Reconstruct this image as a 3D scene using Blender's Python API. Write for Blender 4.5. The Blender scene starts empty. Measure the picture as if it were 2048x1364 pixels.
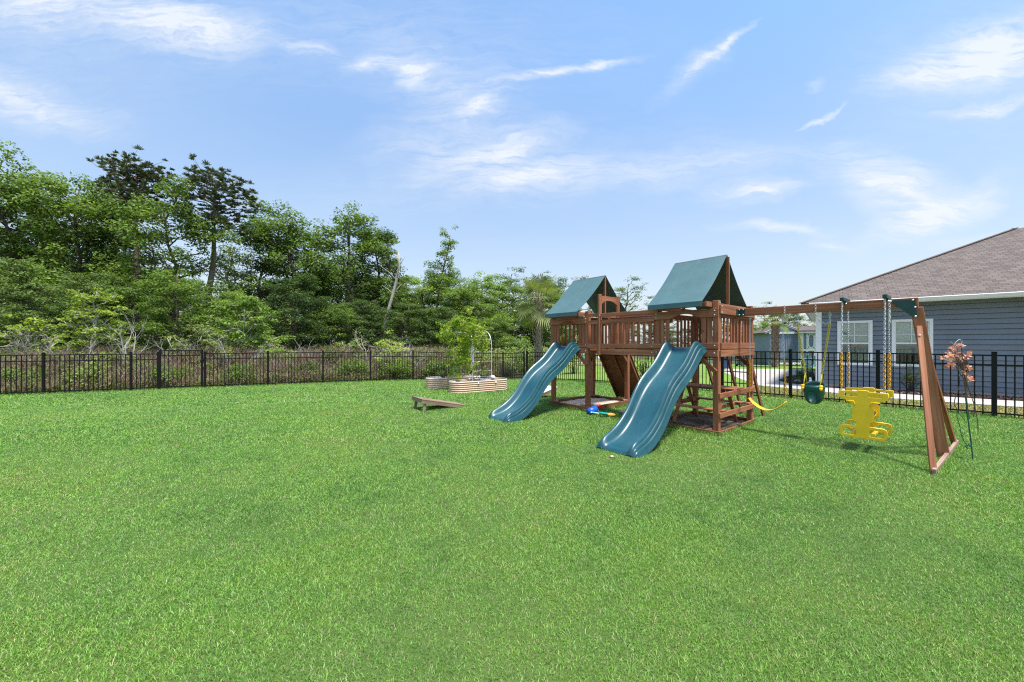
import bpy, math, random
import numpy as np
from mathutils import Vector, Matrix

# ------------------------------------------------------------------ camera, sky, sun, exposure
SC = bpy.context.scene
COL = SC.collection
F, HC, HY, CX = 740.0, 1.5, 686.5, 1024.0          # focal length in photo pixels, eye height, horizon row, centre column
cd = bpy.data.cameras.new('camera')
cd.sensor_width = 36.0
cd.lens = F / 2048.0 * 36.0
cd.shift_y = 4.5 / 2048.0
cd.clip_end = 3000
cam = bpy.data.objects.new('camera', cd)
COL.objects.link(cam)
cam.location = (0, 0, HC)
cam.rotation_euler = (math.radians(90), 0, 0)
SC.camera = cam

SUN_EL, SUN_AZ = math.radians(71), math.atan2(0.62, -0.78)     # azimuth measured from +Y towards +X
sd = Vector((math.sin(SUN_AZ) * math.cos(SUN_EL), math.cos(SUN_AZ) * math.cos(SUN_EL), math.sin(SUN_EL)))
ld = bpy.data.lights.new('sun', 'SUN')
ld.energy = 3.5
ld.angle = math.radians(7.0)
ld.color = (1.0, 0.955, 0.88)
lo = bpy.data.objects.new('sun', ld)
COL.objects.link(lo)
lo.rotation_euler = sd.to_track_quat('Z', 'Y').to_euler()
lo.location = (10, -10, 20)

SC.view_settings.view_transform = 'Standard'
SC.view_settings.look = 'None'
SC.view_settings.exposure = 1.0
SC.view_settings.gamma = 1.0
SC.cycles.max_bounces = 6
SC.cycles.transparent_max_bounces = 12
SC.cycles.use_adaptive_sampling = True
SC.cycles.adaptive_threshold = 0.008
SC.cycles.use_denoising = False
SC.cycles.filter_width = 1.2
SC.cycles.sample_clamp_indirect = 1.5


class NT:
    """small helper to wire shader nodes"""
    def __init__(s, tree):
        s.t = tree
        s.n = tree.nodes
        s.l = tree.links

    def add(s, typ, **kw):
        n = s.n.new(typ)
        for k, v in kw.items():
            setattr(n, k, v)
        return n

    def put(s, sock, v):
        if hasattr(v, 'is_output') or isinstance(v, bpy.types.NodeSocket):
            s.l.new(v, sock)
        else:
            sock.default_value = v

    def math(s, op, a, b=None, c=None, clamp=False):
        n = s.add('ShaderNodeMath', operation=op, use_clamp=clamp)
        s.put(n.inputs[0], a)
        if b is not None:
            s.put(n.inputs[1], b)
        if c is not None:
            s.put(n.inputs[2], c)
        return n.outputs[0]

    def noise(s, vec, scale, detail=3, rough=0.55, dist=0.0):
        n = s.add('ShaderNodeTexNoise')
        if vec is not None:
            s.l.new(vec, n.inputs['Vector'])
        n.inputs['Scale'].default_value = scale
        n.inputs['Detail'].default_value = detail
        n.inputs['Roughness'].default_value = rough
        n.inputs['Distortion'].default_value = dist
        return n.outputs['Fac'], n.outputs['Color']

    def ramp(s, fac, stops):
        n = s.add('ShaderNodeValToRGB')
        e = n.color_ramp.elements
        while len(e) < len(stops):
            e.new(0.5)
        for i, (p, c) in enumerate(stops):
            e[i].position = p
            e[i].color = (*c, 1) if len(c) == 3 else c
        s.put(n.inputs[0], fac)
        return n.outputs[0]

    def mix(s, fac, a, b, mode='MIX'):
        n = s.add('ShaderNodeMix', data_type='RGBA', blend_type=mode)
        s.put(n.inputs[0], fac)
        s.put(n.inputs[6], a if not isinstance(a, tuple) else (*a[:3], 1))
        s.put(n.inputs[7], b if not isinstance(b, tuple) else (*b[:3], 1))
        return n.outputs[2]

    def mapping(s, vec, scale=(1, 1, 1), rot=(0, 0, 0), loc=(0, 0, 0)):
        n = s.add('ShaderNodeMapping')
        s.l.new(vec, n.inputs[0])
        n.inputs['Scale'].default_value = scale
        n.inputs['Rotation'].default_value = rot
        n.inputs['Location'].default_value = loc
        return n.outputs[0]


W = bpy.data.worlds.new('World')
SC.world = W
W.use_nodes = True
nt = NT(W.node_tree)
nt.n.clear()
sky = nt.add('ShaderNodeTexSky', sky_type='NISHITA', sun_disc=False)
sky.sun_elevation = SUN_EL
sky.sun_rotation = SUN_AZ
sky.air_density = 1.0
sky.dust_density = 1.4
sky.ozone_density = 1.6
geo = nt.add('ShaderNodeTexCoord')
sep = nt.add('ShaderNodeSeparateXYZ')
nt.l.new(geo.outputs['Generated'], sep.inputs[0])
ay = nt.math('MAXIMUM', nt.math('ABSOLUTE', sep.outputs[1]), 0.12)
ca = nt.math('DIVIDE', sep.outputs[0], ay)
cb = nt.math('DIVIDE', sep.outputs[2], ay)
cmb = nt.add('ShaderNodeCombineXYZ')
nt.l.new(ca, cmb.inputs[0])
nt.l.new(cb, cmb.inputs[1])
wf, wc = nt.noise(nt.mapping(cmb.outputs[0], scale=(1.6, 2.6, 1)), 2.2, 5, 0.6)
wsub = nt.add('ShaderNodeVectorMath', operation='MULTIPLY_ADD')
nt.l.new(wc, wsub.inputs[0])
wsub.inputs[1].default_value = (0.22, 0.13, 0.0)
wsub.inputs[2].default_value = (-0.11, -0.065, 0.0)
wadd = nt.add('ShaderNodeVectorMath', operation='ADD')
nt.l.new(wsub.outputs[0], wadd.inputs[0])
nt.l.new(cmb.outputs[0], wadd.inputs[1])
wv = wadd.outputs[0]
CLOUDS = [  # centre column, row, half length, half width (photo pixels), tilt up to the right in degrees, strength
    (120, 5, 250, 55, -6, .75), (385, 62, 135, 38, -4, 1.0), (40, 190, 190, 38, -17, .85), (610, 95, 60, 16, -12, .6),
    (815, 138, 46, 20, -18, 1.1), (728, 126, 36, 16, 5, .7), (972, 212, 48, 15, 14, .9), (1110, 146, 150, 9, 11, .8),
    (1215, 121, 36, 8, 6, .8), (1455, 92, 75, 8, 40, .95), (1400, 130, 90, 22, 38, .45), (1640, 231, 52, 5, 24, .8),
    (985, 305, 130, 34, 16, .95), (1045, 355, 130, 24, 18, .8), (1340, 330, 340, 30, 5, .38), (1515, 380, 95, 20, 2, .9),
    (1550, 456, 100, 9, -7, .8), (1790, 375, 130, 55, -22, 1.0), (1870, 430, 150, 30, 24, .9), (1990, 105, 150, 50, 10, 1.25),
    (1870, 150, 120, 24, 12, .7), (1985, 216, 95, 12, 8, .9), (860, 270, 120, 50, 10, .45), (1630, 163, 28, 5, 14, .3),
    (1060, 345, 520, 70, 5, .25), (1990, 470, 130, 14, 10, .6), (760, 60, 500, 120, -8, .22), (1655, 490, 46, 9, -6, .5),
    (900, 175, 170, 60, -22, .35), (60, 60, 420, 160, -4, .2), (1980, 140, 260, 120, 10, .3)]
dens = None
for (cx_, cy_, hl, hw, tilt, st) in CLOUDS:
    m = nt.add('ShaderNodeMapping', vector_type='TEXTURE')
    nt.l.new(wv, m.inputs[0])
    m.inputs['Location'].default_value = ((cx_ - CX) / F, (HY - cy_) / F, 0)
    m.inputs['Rotation'].default_value = (0, 0, math.radians(tilt))
    m.inputs['Scale'].default_value = (hl / F * 1.55, hw / F * 1.7, 1)
    ln = nt.add('ShaderNodeVectorMath', operation='LENGTH')
    nt.l.new(m.outputs[0], ln.inputs[0])
    e = nt.math('SUBTRACT', 1.0, ln.outputs['Value'], clamp=True)
    e = nt.math('MULTIPLY', nt.math('POWER', e, 1.35), st)
    dens = e if dens is None else nt.math('ADD', dens, e)
f1, _ = nt.noise(nt.mapping(wv, scale=(1.8, 13.0, 1), rot=(0, 0, math.radians(-16))), 4.0, 9, 0.66, 0.5)
f2, _ = nt.noise(wv, 9.0, 6, 0.65)
fib = nt.math('ADD', nt.math('MULTIPLY', f1, 1.7), nt.math('MULTIPLY', f2, 0.7))
fib = nt.math('SUBTRACT', fib, 0.66, clamp=True)
cl = nt.math('MULTIPLY', nt.math('MULTIPLY', dens, fib), 1.7, clamp=True)
cl = nt.math('MULTIPLY', cl, 0.84)
# a thin even veil of cirrus lightens the whole sky, more so towards the horizon
el = nt.math('ABSOLUTE', sep.outputs[2])
veil = nt.math('MULTIPLY_ADD', nt.math('POWER', nt.math('SUBTRACT', 1.0, el, clamp=True), 3.0), 0.55, 0.075)
veil2, _ = nt.noise(nt.mapping(cmb.outputs[0], scale=(0.7, 2.2, 1)), 1.5, 4, 0.5)
veil = nt.math('MULTIPLY', veil, nt.math('MULTIPLY_ADD', veil2, 0.8, 0.6))
skyc = nt.mix(1.0, sky.outputs[0], nt.ramp(el, [(0.0, (.46, .40, .37)), (0.25, (.485, .492, .495)), (0.6, (.48, .635, .70))]), 'MULTIPLY')
skyc = nt.mix(1.0, skyc, (2.0, 2.0, 2.0), 'MULTIPLY')
c1 = nt.mix(veil, skyc, (3.6, 4.05, 4.4))
c2 = nt.mix(cl, c1, (4.25, 4.4, 4.6))
W.cycles.sampling_method = 'MANUAL'
W.cycles.sample_map_resolution = 1024
bg = nt.add('ShaderNodeBackground')
nt.l.new(c2, bg.inputs[0])
bg.inputs[1].default_value = 0.112
wo = nt.add('ShaderNodeOutputWorld')
nt.l.new(bg.outputs[0], wo.inputs[0])

# ------------------------------------------------------------------ frames of reference
ANG = math.radians(129.45)
AX = Vector(((1437 - CX) * HC / (872 - HY), F * HC / (872 - HY), 0))      # foot of the play set's nearest post
U = Vector((math.cos(ANG), math.sin(ANG), 0))
V = Vector((math.sin(ANG), -math.cos(ANG), 0))
WD = Vector((.763, -.646, 0))                                              # along the blue house wall, to the right
WN = Vector((-.646, -.763, 0))                                             # out of that wall, to the camera side


def sst(a, b, x):
    t = np.clip((x - a) / (b - a), 0, 1)
    return t * t * (3 - 2 * t)


def hgt(x, y):
    """height of the ground"""
    x = np.asarray(x, float)
    y = np.asarray(y, float)
    k = 1 - sst(1.0, 5.0, x)
    h = -0.13 * sst(9, 13, y + np.maximum(0, -x) * 0.25) * k
    h = h - 0.12 * np.exp(-((x + 1) / 2.5) ** 2) * sst(13, 18, y) * k
    h = h + 0.012 * np.sin(x * 0.9 + 1) * np.cos(y * 0.7) * sst(2, 5, y) * (1 - sst(9, 12, y))
    h = h - 0.35 * sst(19, 40, y + np.maximum(0, -x) * 0.4) * k
    return h


def gz(x, y):
    return float(hgt(x, y))


def gp(px, py, z=0.0):
    """the point of the plot at height z seen at a photo pixel"""
    t = (HC - z) * F / (py - HY)
    return Vector(((px - CX) / F * t, t, z))


def at(px, Y, z=None):
    x = (px - CX) / F * Y
    return Vector((x, Y, gz(x, Y) if z is None else z))


def PL(p, q, z=0.0):
    v = AX + U * p + V * q
    return Vector((v.x, v.y, z))


# ------------------------------------------------------------------ mesh builder
class MB:
    def __init__(s):
        s.v, s.f, s.uv, s.mi = [], [], [], []

    def face(s, idx, uvs=None, mi=0):
        s.f.append(tuple(idx))
        s.uv.append(uvs if uvs else [(0, 0)] * len(idx))
        s.mi.append(mi)

    def bar(s, a, b, w, h, up=(0, 0, 1), mi=0, taper=1.0):
        """board from a to b, w across, h along up"""
        a, b = Vector(a), Vector(b)
        d = (b - a)
        L = d.length
        d.normalize()
        up = Vector(up)
        side = d.cross(up)
        if side.length < 1e-4:
            side = d.cross(Vector((0, 1, 0)))
        side.normalize()
        u = side.cross(d).normalized()
        n0 = len(s.v)
        for e, c in ((a, 1.0), (b, taper)):
            for (i, j) in ((-1, -1), (1, -1), (1, 1), (-1, 1)):
                s.v.append(e + side * (i * w / 2 * c) + u * (j * h / 2 * c))
        r = random.random() * 50
        r2 = random.random() * 50
        for k, (i, j) in enumerate(((0, 1), (1, 2), (2, 3), (3, 0))):
            ww = (w, h, w, h)[k]
            o = r2 + k * 3.3
            s.face((n0 + i, n0 + j, n0 + 4 + j, n0 + 4 + i), [(r, o), (r, o + ww), (r + L, o + ww), (r + L, o)], mi)
        s.face((n0 + 3, n0 + 2, n0 + 1, n0), [(r, r2), (r + .02, r2), (r + .02, r2 + h), (r, r2 + h)], mi)
        s.face((n0 + 4, n0 + 5, n0 + 6, n0 + 7), [(r, r2), (r + .02, r2), (r + .02, r2 + h), (r, r2 + h)], mi)

    def box(s, c, size, rz=0, mi=0):
        """box with its longest side as the grain"""
        c = Vector(c)
        ax = [Vector((math.cos(rz), math.sin(rz), 0)), Vector((-math.sin(rz), math.cos(rz), 0)), Vector((0, 0, 1))]
        k = max(range(3), key=lambda i: size[i])
        d = ax[k]
        if k == 2:
            up, w, h = ax[1], size[0], size[1]
        elif k == 0:
            up, w, h = ax[2], size[1], size[2]
        else:
            up, w, h = ax[2], size[0], size[2]
        s.bar(c - d * size[k] / 2, c + d * size[k] / 2, w, h, up, mi)

    def tube(s, pts, r, n=8, cap=True, mi=0, closed=False):
        pts = [Vector(p) for p in pts]
        m = len(pts)
        rr = r if isinstance(r, (list, tuple)) else [r] * m
        n0 = len(s.v)
        ref = None
        L = 0
        for i, p in enumerate(pts):
            if closed:
                d = pts[(i + 1) % m] - pts[i - 1]
            else:
                d = pts[min(i + 1, m - 1)] - pts[max(i - 1, 0)]
            d.normalize()
            if ref is None:
                ref = Vector((0, 0, 1)) if abs(d.z) < .9 else Vector((1, 0, 0))
            a = (ref - d * ref.dot(d))
            if a.length < 1e-5:
                a = d.orthogonal()
            a.normalize()
            ref = a
            b = d.cross(a)
            for k in range(n):
                t = 2 * math.pi * k / n
                s.v.append(p + a * (math.cos(t) * rr[i]) + b * (math.sin(t) * rr[i]))
        segs = m if closed else m - 1
        for i in range(segs):
            j = (i + 1) % m
            Ls = (pts[j] - pts[i]).length
            for k in range(n):
                k2 = (k + 1) % n
                s.face((n0 + i * n + k, n0 + i * n + k2, n0 + j * n + k2, n0 + j * n + k),
                       [(L, k / n), (L, (k + 1) / n), (L + Ls, (k + 1) / n), (L + Ls, k / n)], mi)
            L += Ls
        if cap and not closed:
            s.face([n0 + k for k in range(n)][::-1], None, mi)
            s.face([n0 + (m - 1) * n + k for k in range(n)], None, mi)

    def lathe(s, prof, n=20, c=(0, 0, 0), mi=0, sx=1, sy=1):
        n0 = len(s.v)
        for (r, z) in prof:
            for k in range(n):
                t = 2 * math.pi * k / n
                s.v.append(Vector((c[0] + r * sx * math.cos(t), c[1] + r * sy * math.sin(t), c[2] + z)))
        for i in range(len(prof) - 1):
            for k in range(n):
                k2 = (k + 1) % n
                s.face((n0 + i * n + k, n0 + i * n + k2, n0 + (i + 1) * n + k2, n0 + (i + 1) * n + k), None, mi)
        s.face([n0 + k for k in range(n)][::-1], None, mi)
        s.face([n0 + (len(prof) - 1) * n + k for k in range(n)], None, mi)

    def prism(s, poly, a, b, mi=0):
        """poly: list of 3-D points; extruded from offset a to offset b (vectors)"""
        a, b = Vector(a), Vector(b)
        n = len(poly)
        n0 = len(s.v)
        for o in (a, b):
            for p in poly:
                s.v.append(Vector(p) + o)
        s.face([n0 + k for k in range(n)][::-1], [(p[0], p[2]) for p in poly][::-1], mi)
        s.face([n0 + n + k for k in range(n)], [(p[0], p[2]) for p in poly], mi)
        for k in range(n):
            k2 = (k + 1) % n
            s.face((n0 + k, n0 + k2, n0 + n + k2, n0 + n + k), None, mi)

    def grid(s, P, mi=0, uv=None, close_u=False):
        """P[i][j] points"""
        n0 = len(s.v)
        m, n = len(P), len(P[0])
        for r in P:
            for p in r:
                s.v.append(Vector(p))
        for i in range(m - 1 + (1 if close_u else 0)):
            i2 = (i + 1) % m
            for j in range(n - 1):
                q = [(i, j), (i2, j), (i2, j + 1), (i, j + 1)]
                s.face([n0 + a * n + b for a, b in q], [(a * .05, b * .05) for a, b in q] if uv is None else [uv(a, b) for a, b in q], mi)

    def build(s, name, mat, parent=None, smooth=False, bevel=0.0, solid=0.0, fix=True):
        me = bpy.data.meshes.new(name)
        me.from_pydata([tuple(v) for v in s.v], [], s.f)
        ul = me.uv_layers.new(name='UVMap')
        flat = [c for u in s.uv for p in u for c in p]
        ul.data.foreach_set('uv', flat)
        mats = mat if isinstance(mat, (list, tuple)) else [mat]
        for m in mats:
            me.materials.append(m)
        if len(mats) > 1:
            me.polygons.foreach_set('material_index', s.mi)
        if smooth:
            me.polygons.foreach_set('use_smooth', [True] * len(me.polygons))
        me.update()
        o = bpy.data.objects.new(name, me)
        COL.objects.link(o)
        if parent is not None:
            o.parent = parent
        if solid:
            md = o.modifiers.new('solid', 'SOLIDIFY')
            md.thickness = solid
            md.offset = 0
        if bevel:
            md = o.modifiers.new('bevel', 'BEVEL')
            md.width = bevel
            md.segments = 2
            md.limit_method = 'ANGLE'
            md.angle_limit = math.radians(50)
        return o


def tag(o, label=None, cat=None, group=None, kind=None):
    if label:
        o['label'] = label
    if cat:
        o['category'] = cat
    if group:
        o['group'] = group
    if kind:
        o['kind'] = kind
    return o


def empty(name, loc=(0, 0, 0), rz=0, parent=None):
    o = bpy.data.objects.new(name, None)
    o.empty_display_size = 0.2
    COL.objects.link(o)
    o.location = loc
    o.rotation_euler = (0, 0, rz)
    if parent is not None:
        o.parent = parent
    return o


def copy_tree(o, parent=None):
    c = o.copy()
    COL.objects.link(c)
    if parent is not None:
        c.parent = parent
    for ch in [x for x in bpy.data.objects if x.parent == o]:
        copy_tree(ch, c)
    return c


def np_mesh(name, V3, faces4, mat, parent=None, tint=None, smooth=False, tri=False):
    """mesh from numpy arrays: V3 (n,3), faces (m,4) or (m,3); tint one value per face"""
    me = bpy.data.meshes.new(name)
    k = 3 if tri else 4
    nv, nf = len(V3), len(faces4)
    me.vertices.add(nv)
    me.vertices.foreach_set('co', np.ascontiguousarray(V3, dtype=np.float32).ravel())
    me.loops.add(nf * k)
    me.loops.foreach_set('vertex_index', np.ascontiguousarray(faces4, dtype=np.int32).ravel())
    me.polygons.add(nf)
    me.polygons.foreach_set('loop_start', np.arange(0, nf * k, k, dtype=np.int32))
    me.polygons.foreach_set('loop_total', np.full(nf, k, dtype=np.int32))
    if tint is not None:
        at_ = me.attributes.new('tint', 'FLOAT', 'FACE')
        at_.data.foreach_set('value', np.ascontiguousarray(tint, dtype=np.float32))
    if smooth:
        me.polygons.foreach_set('use_smooth', [True] * nf)
    me.materials.append(mat)
    me.update(calc_edges=True)
    me.validate()
    o = bpy.data.objects.new(name, me)
    COL.objects.link(o)
    if parent is not None:
        o.parent = parent
    return o


# ------------------------------------------------------------------ materials
def newmat(name):
    m = bpy.data.materials.new(name)
    m.use_nodes = True
    n = NT(m.node_tree)
    b = n.n['Principled BSDF']
    return m, n, b


def bump(n, b, h, strength=0.3, dist=0.01):
    bp = n.add('ShaderNodeBump')
    n.l.new(h, bp.inputs['Height'])
    bp.inputs['Strength'].default_value = strength
    bp.inputs['Distance'].default_value = dist
    n.l.new(bp.outputs[0], b.inputs['Normal'])


def plain(name, col, rough=0.5, metal=0.0, var=0.12, scale=6.0, spec=0.5, bstr=0.0):
    m, n, b = newmat(name)
    tc = n.add('ShaderNodeTexCoord').outputs['Object']
    f, _ = n.noise(tc, scale, 4, 0.6)
    lo_ = tuple(c * (1 - var) for c in col)
    hi = tuple(min(1, c * (1 + var)) for c in col)
    n.l.new(n.ramp(f, [(0.3, lo_), (0.7, hi)]), b.inputs['Base Color'])
    b.inputs['Roughness'].default_value = rough
    b.inputs['Metallic'].default_value = metal
    b.inputs['Specular IOR Level'].default_value = spec
    if bstr:
        f2, _ = n.noise(tc, scale * 8, 3, 0.6)
        bump(n, b, f2, bstr, 0.004)
    return m


def wood(name, dark, mid, light, rough=0.62, grain=1.0, worn=0.25, wcol=(0.36, 0.30, 0.25)):
    m, n, b = newmat(name)
    uv = n.add('ShaderNodeUVMap').outputs[0]
    g, _ = n.noise(n.mapping(uv, scale=(1.3, 34 * grain, 1)), 1.0, 5, 0.6, 0.6)
    big, _ = n.noise(n.mapping(uv, scale=(0.8, 0.4, 1)), 1.3, 2, 0.5)
    t = n.math('ADD', n.math('MULTIPLY', g, 0.62), n.math('MULTIPLY', big, 0.38))
    c = n.ramp(t, [(0.33, dark), (0.5, mid), (0.68, light)])
    sp, _ = n.noise(n.mapping(uv, scale=(7, 60, 1)), 1.0, 4, 0.7)
    c = n.mix(n.math('MULTIPLY', n.math('GREATER_THAN', sp, 0.66), worn), c, wcol)
    kn, _ = n.noise(n.mapping(uv, scale=(6, 9, 1)), 1.0, 2, 0.4)
    c = n.mix(n.math('MULTIPLY', n.math('GREATER_THAN', kn, 0.74), 0.55), c, tuple(x * 0.35 for x in dark))
    n.l.new(c, b.inputs['Base Color'])
    b.inputs['Roughness'].default_value = rough
    b.inputs['Specular IOR Level'].default_value = 0.25
    bump(n, b, g, 0.35, 0.004)
    return m


def leafmat(name, dark, mid, light, trans=0.35, ns=0.35, rough=0.55):
    m = bpy.data.materials.new(name)
    m.use_nodes = True
    n = NT(m.node_tree)
    n.n.clear()
    at_ = n.add('ShaderNodeAttribute', attribute_name='tint').outputs['Fac']
    tc = n.add('ShaderNodeTexCoord').outputs['Object']
    big, _ = n.noise(tc, ns, 3, 0.6)
    oi = n.add('ShaderNodeObjectInfo').outputs['Random']
    t = n.math('ADD', n.math('MULTIPLY', at_, 0.5), n.math('MULTIPLY', big, 0.5))
    t = n.math('ADD', t, n.math('MULTIPLY_ADD', oi, 0.36, -0.18))
    c = n.ramp(t, [(0.22, dark), (0.5, mid), (0.78, light)])
    d = n.add('ShaderNodeBsdfPrincipled')
    n.l.new(c, d.inputs['Base Color'])
    d.inputs['Roughness'].default_value = rough
    d.inputs['Specular IOR Level'].default_value = 0.22
    tr = n.add('ShaderNodeBsdfTranslucent')
    n.l.new(n.mix(1.0, c, (1.15, 1.2, 0.55), 'MULTIPLY'), tr.inputs[0])
    mx = n.add('ShaderNodeMixShader')
    mx.inputs[0].default_value = trans
    n.l.new(d.outputs[0], mx.inputs[1])
    n.l.new(tr.outputs[0], mx.inputs[2])
    o = n.add('ShaderNodeOutputMaterial')
    n.l.new(mx.outputs[0], o.inputs[0])
    return m


M = {}
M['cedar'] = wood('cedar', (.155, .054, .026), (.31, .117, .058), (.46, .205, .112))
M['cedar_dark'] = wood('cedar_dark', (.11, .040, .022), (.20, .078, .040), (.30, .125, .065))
M['cedar_grey'] = wood('cedar_grey', (.20, .12, .085), (.33, .21, .16), (.45, .33, .27), rough=.8)
M['grey_wood'] = wood('grey_wood', (.15, .10, .065), (.27, .19, .13), (.37, .28, .20), rough=.85)
M['fence_wood'] = wood('fence_wood', (.12, .12, .12), (.20, .20, .20), (.28, .28, .28), rough=.9)
M['black'] = plain('black_metal', (.005, .005, .0055), .5, 0.0, .2, 3, .25)
M['steel'] = plain('galvanised_steel', (.66, .67, .68), .38, .35, .12, 20)
M['bolt'] = plain('bolt_steel', (.75, .75, .76), .3, .6, .1, 20)
M['green_metal'] = plain('green_bracket', (.004, .045, .042), .4, 0, .2, 12)
M['yellow'] = plain('yellow_plastic', (.93, .59, .02), .36, 0, .07, 5, .5, .05)
M['chain_yellow'] = plain('yellow_coating', (.72, .36, .015), .45, 0, .15, 8)
M['chain_lime'] = plain('lime_yellow_coating', (.66, .52, .04), .45, 0, .12, 8)
M['green_plastic'] = plain('green_plastic', (.006, .075, .062), .42, 0, .15, 6)
M['navy'] = plain('navy_plastic', (.02, .035, .06), .45, 0, .15, 6)
M['blue_plastic'] = plain('blue_plastic', (.012, .10, .50), .35, 0, .1, 8)
M['red_plastic'] = plain('red_plastic', (.55, .02, .03), .35, 0, .1, 8)
M['teal_plastic'] = plain('teal_plastic', (.01, .28, .24), .4, 0, .1, 8)
M['aqua_plastic'] = plain('aqua_plastic', (.30, .62, .66), .45, 0, .1, 8)
M['orange'] = plain('orange_stone', (.72, .36, .06), .7, 0, .15, 12)
M['pale_stone'] = plain('pale_stone', (.55, .50, .36), .85, 0, .18, 14, .3, .3)
M['pink_stone'] = plain('pinkish_stone', (.52, .38, .30), .85, 0, .18, 14, .3, .3)
M['brown_stone'] = plain('brown_stone', (.25, .19, .13), .85, 0, .3, 14, .3, .4)
M['white'] = plain('white_vinyl', (.80, .80, .80), .45, 0, .03, 3)
M['white_board'] = plain('painted_white_board', (.72, .69, .66), .6, 0, .1, 3)
M['rope'] = plain('rope', (.55, .38, .12), .8, 0, .2, 30)
M['dark_hole'] = plain('dark_interior', (.01, .01, .01), .9, 0, .1, 3)
M['bark'] = plain('bark', (.11, .085, .065), .95, 0, .45, 5, .2, .5)
M['pine_bark'] = plain('pine_bark', (.17, .125, .10), .95, 0, .35, 7, .2, .5)
M['pale_twig'] = plain('bleached_twig', (.36, .33, .29), .9, 0, .2, 6, .2)
M['fig_leaf'] = None


def slide_mat():
    m, n, b = newmat('blue_green_plastic')
    tc = n.add('ShaderNodeTexCoord').outputs['Object']
    f, _ = n.noise(tc, 2.2, 4, 0.55)
    s, _ = n.noise(n.mapping(tc, scale=(6, 1, 1)), 8, 5, 0.7)
    c = n.ramp(f, [(0.3, (.001, .052, .068)), (0.7, (.003, .072, .095))])
    c = n.mix(n.math('MULTIPLY', n.math('SUBTRACT', s, 0.45, clamp=True), 0.22), c, (.20, .27, .33))
    n.l.new(c, b.inputs['Base Color'])
    n.l.new(n.math('MULTIPLY_ADD', f, .20, .30), b.inputs['Roughness'])
    b.inputs['Specular IOR Level'].default_value = 0.75
    b.inputs['Coat Weight'].default_value = 0.08
    b.inputs['Coat Roughness'].default_value = 0.22
    f2, _ = n.noise(tc, 160, 2, 0.5)
    bump(n, b, f2, 0.05, 0.002)
    return m


M['slide'] = slide_mat()


def canvas_mat():
    m, n, b = newmat('green_canvas')
    tc = n.add('ShaderNodeTexCoord').outputs['Object']
    w = n.add('ShaderNodeTexWave', wave_type='BANDS', bands_direction='Y')
    n.l.new(n.mapping(tc, scale=(1, 1, 1)), w.inputs[0])
    w.inputs['Scale'].default_value = 40
    f, _ = n.noise(tc, 3, 4, 0.6)
    c = n.ramp(f, [(0.3, (.030, .090, .100)), (0.7, (.042, .115, .124))])
    n.l.new(c, b.inputs['Base Color'])
    b.inputs['Roughness'].default_value = 0.62
    b.inputs['Sheen Weight'].default_value = 0.15
    f3, _ = n.noise(tc, 5, 3, 0.5)
    bump(n, b, n.math('ADD', n.math('MULTIPLY', w.outputs['Fac'], 0.05), f3), 0.25, 0.03)
    return m


M['canvas'] = canvas_mat()


def lawn_mat():
    m, n, b = newmat('lawn_soil_and_thatch')
    tc = n.add('ShaderNodeTexCoord').outputs['Object']
    a, _ = n.noise(tc, 0.5, 4, 0.6)
    f, _ = n.noise(tc, 60, 4, 0.7)
    g = n.ramp(a, [(0.3, (.060, .120, .024)), (0.7, (.085, .150, .030))])
    c = n.mix(n.math('MULTIPLY', f, 0.4), g, (.12, .11, .05))
    n.l.new(c, b.inputs['Base Color'])
    b.inputs['Roughness'].default_value = 0.95
    b.inputs['Specular IOR Level'].default_value = 0.1
    bump(n, b, f, 0.6, 0.02)
    return m


def ground_mat(name, c1, c2, c3, s1=0.6, s2=25, bstr=.6, hole=None):
    m, n, b = newmat(name)
    tc = n.add('ShaderNodeTexCoord').outputs['Object']
    a, _ = n.noise(tc, s1, 4, 0.6)
    f, _ = n.noise(tc, s2, 5, 0.7)
    t = n.math('ADD', n.math('MULTIPLY', a, .5), n.math('MULTIPLY', f, .5))
    n.l.new(n.ramp(t, [(0.35, c1), (0.5, c2), (0.65, c3)]), b.inputs['Base Color'])
    b.inputs['Roughness'].default_value = 0.95
    b.inputs['Specular IOR Level'].default_value = 0.15
    bump(n, b, f, bstr, 0.02)
    return m


M['lawn'] = lawn_mat()
M['earth'] = ground_mat('rough_ground', (.06, .05, .03), (.13, .10, .06), (.10, .13, .045), 0.35, 12)
M['dry'] = ground_mat('dry_verge', (.13, .12, .045), (.21, .19, .075), (.30, .25, .13), 1.0, 40)
M['far_lawn'] = ground_mat('neighbour_lawn', (.10, .18, .03), (.15, .24, .04), (.20, .28, .06), .5, 30)
M['mulch'] = ground_mat('dark_mulch', (.018, .012, .012), (.045, .030, .028), (.13, .085, .07), 5, 60, 1.0)
M['concrete'] = ground_mat('pale_concrete', (.36, .32, .295), (.41, .37, .345), (.46, .42, .395), .8, 30, .1)
M['sand'] = ground_mat('play_sand', (.48, .36, .27), (.58, .45, .35), (.66, .54, .43), 3, 50, .8)
M['bare_soil'] = ground_mat('bare_soil', (.05, .035, .025), (.11, .08, .055), (.24, .20, .15), 3, 30, 1.0)


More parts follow.
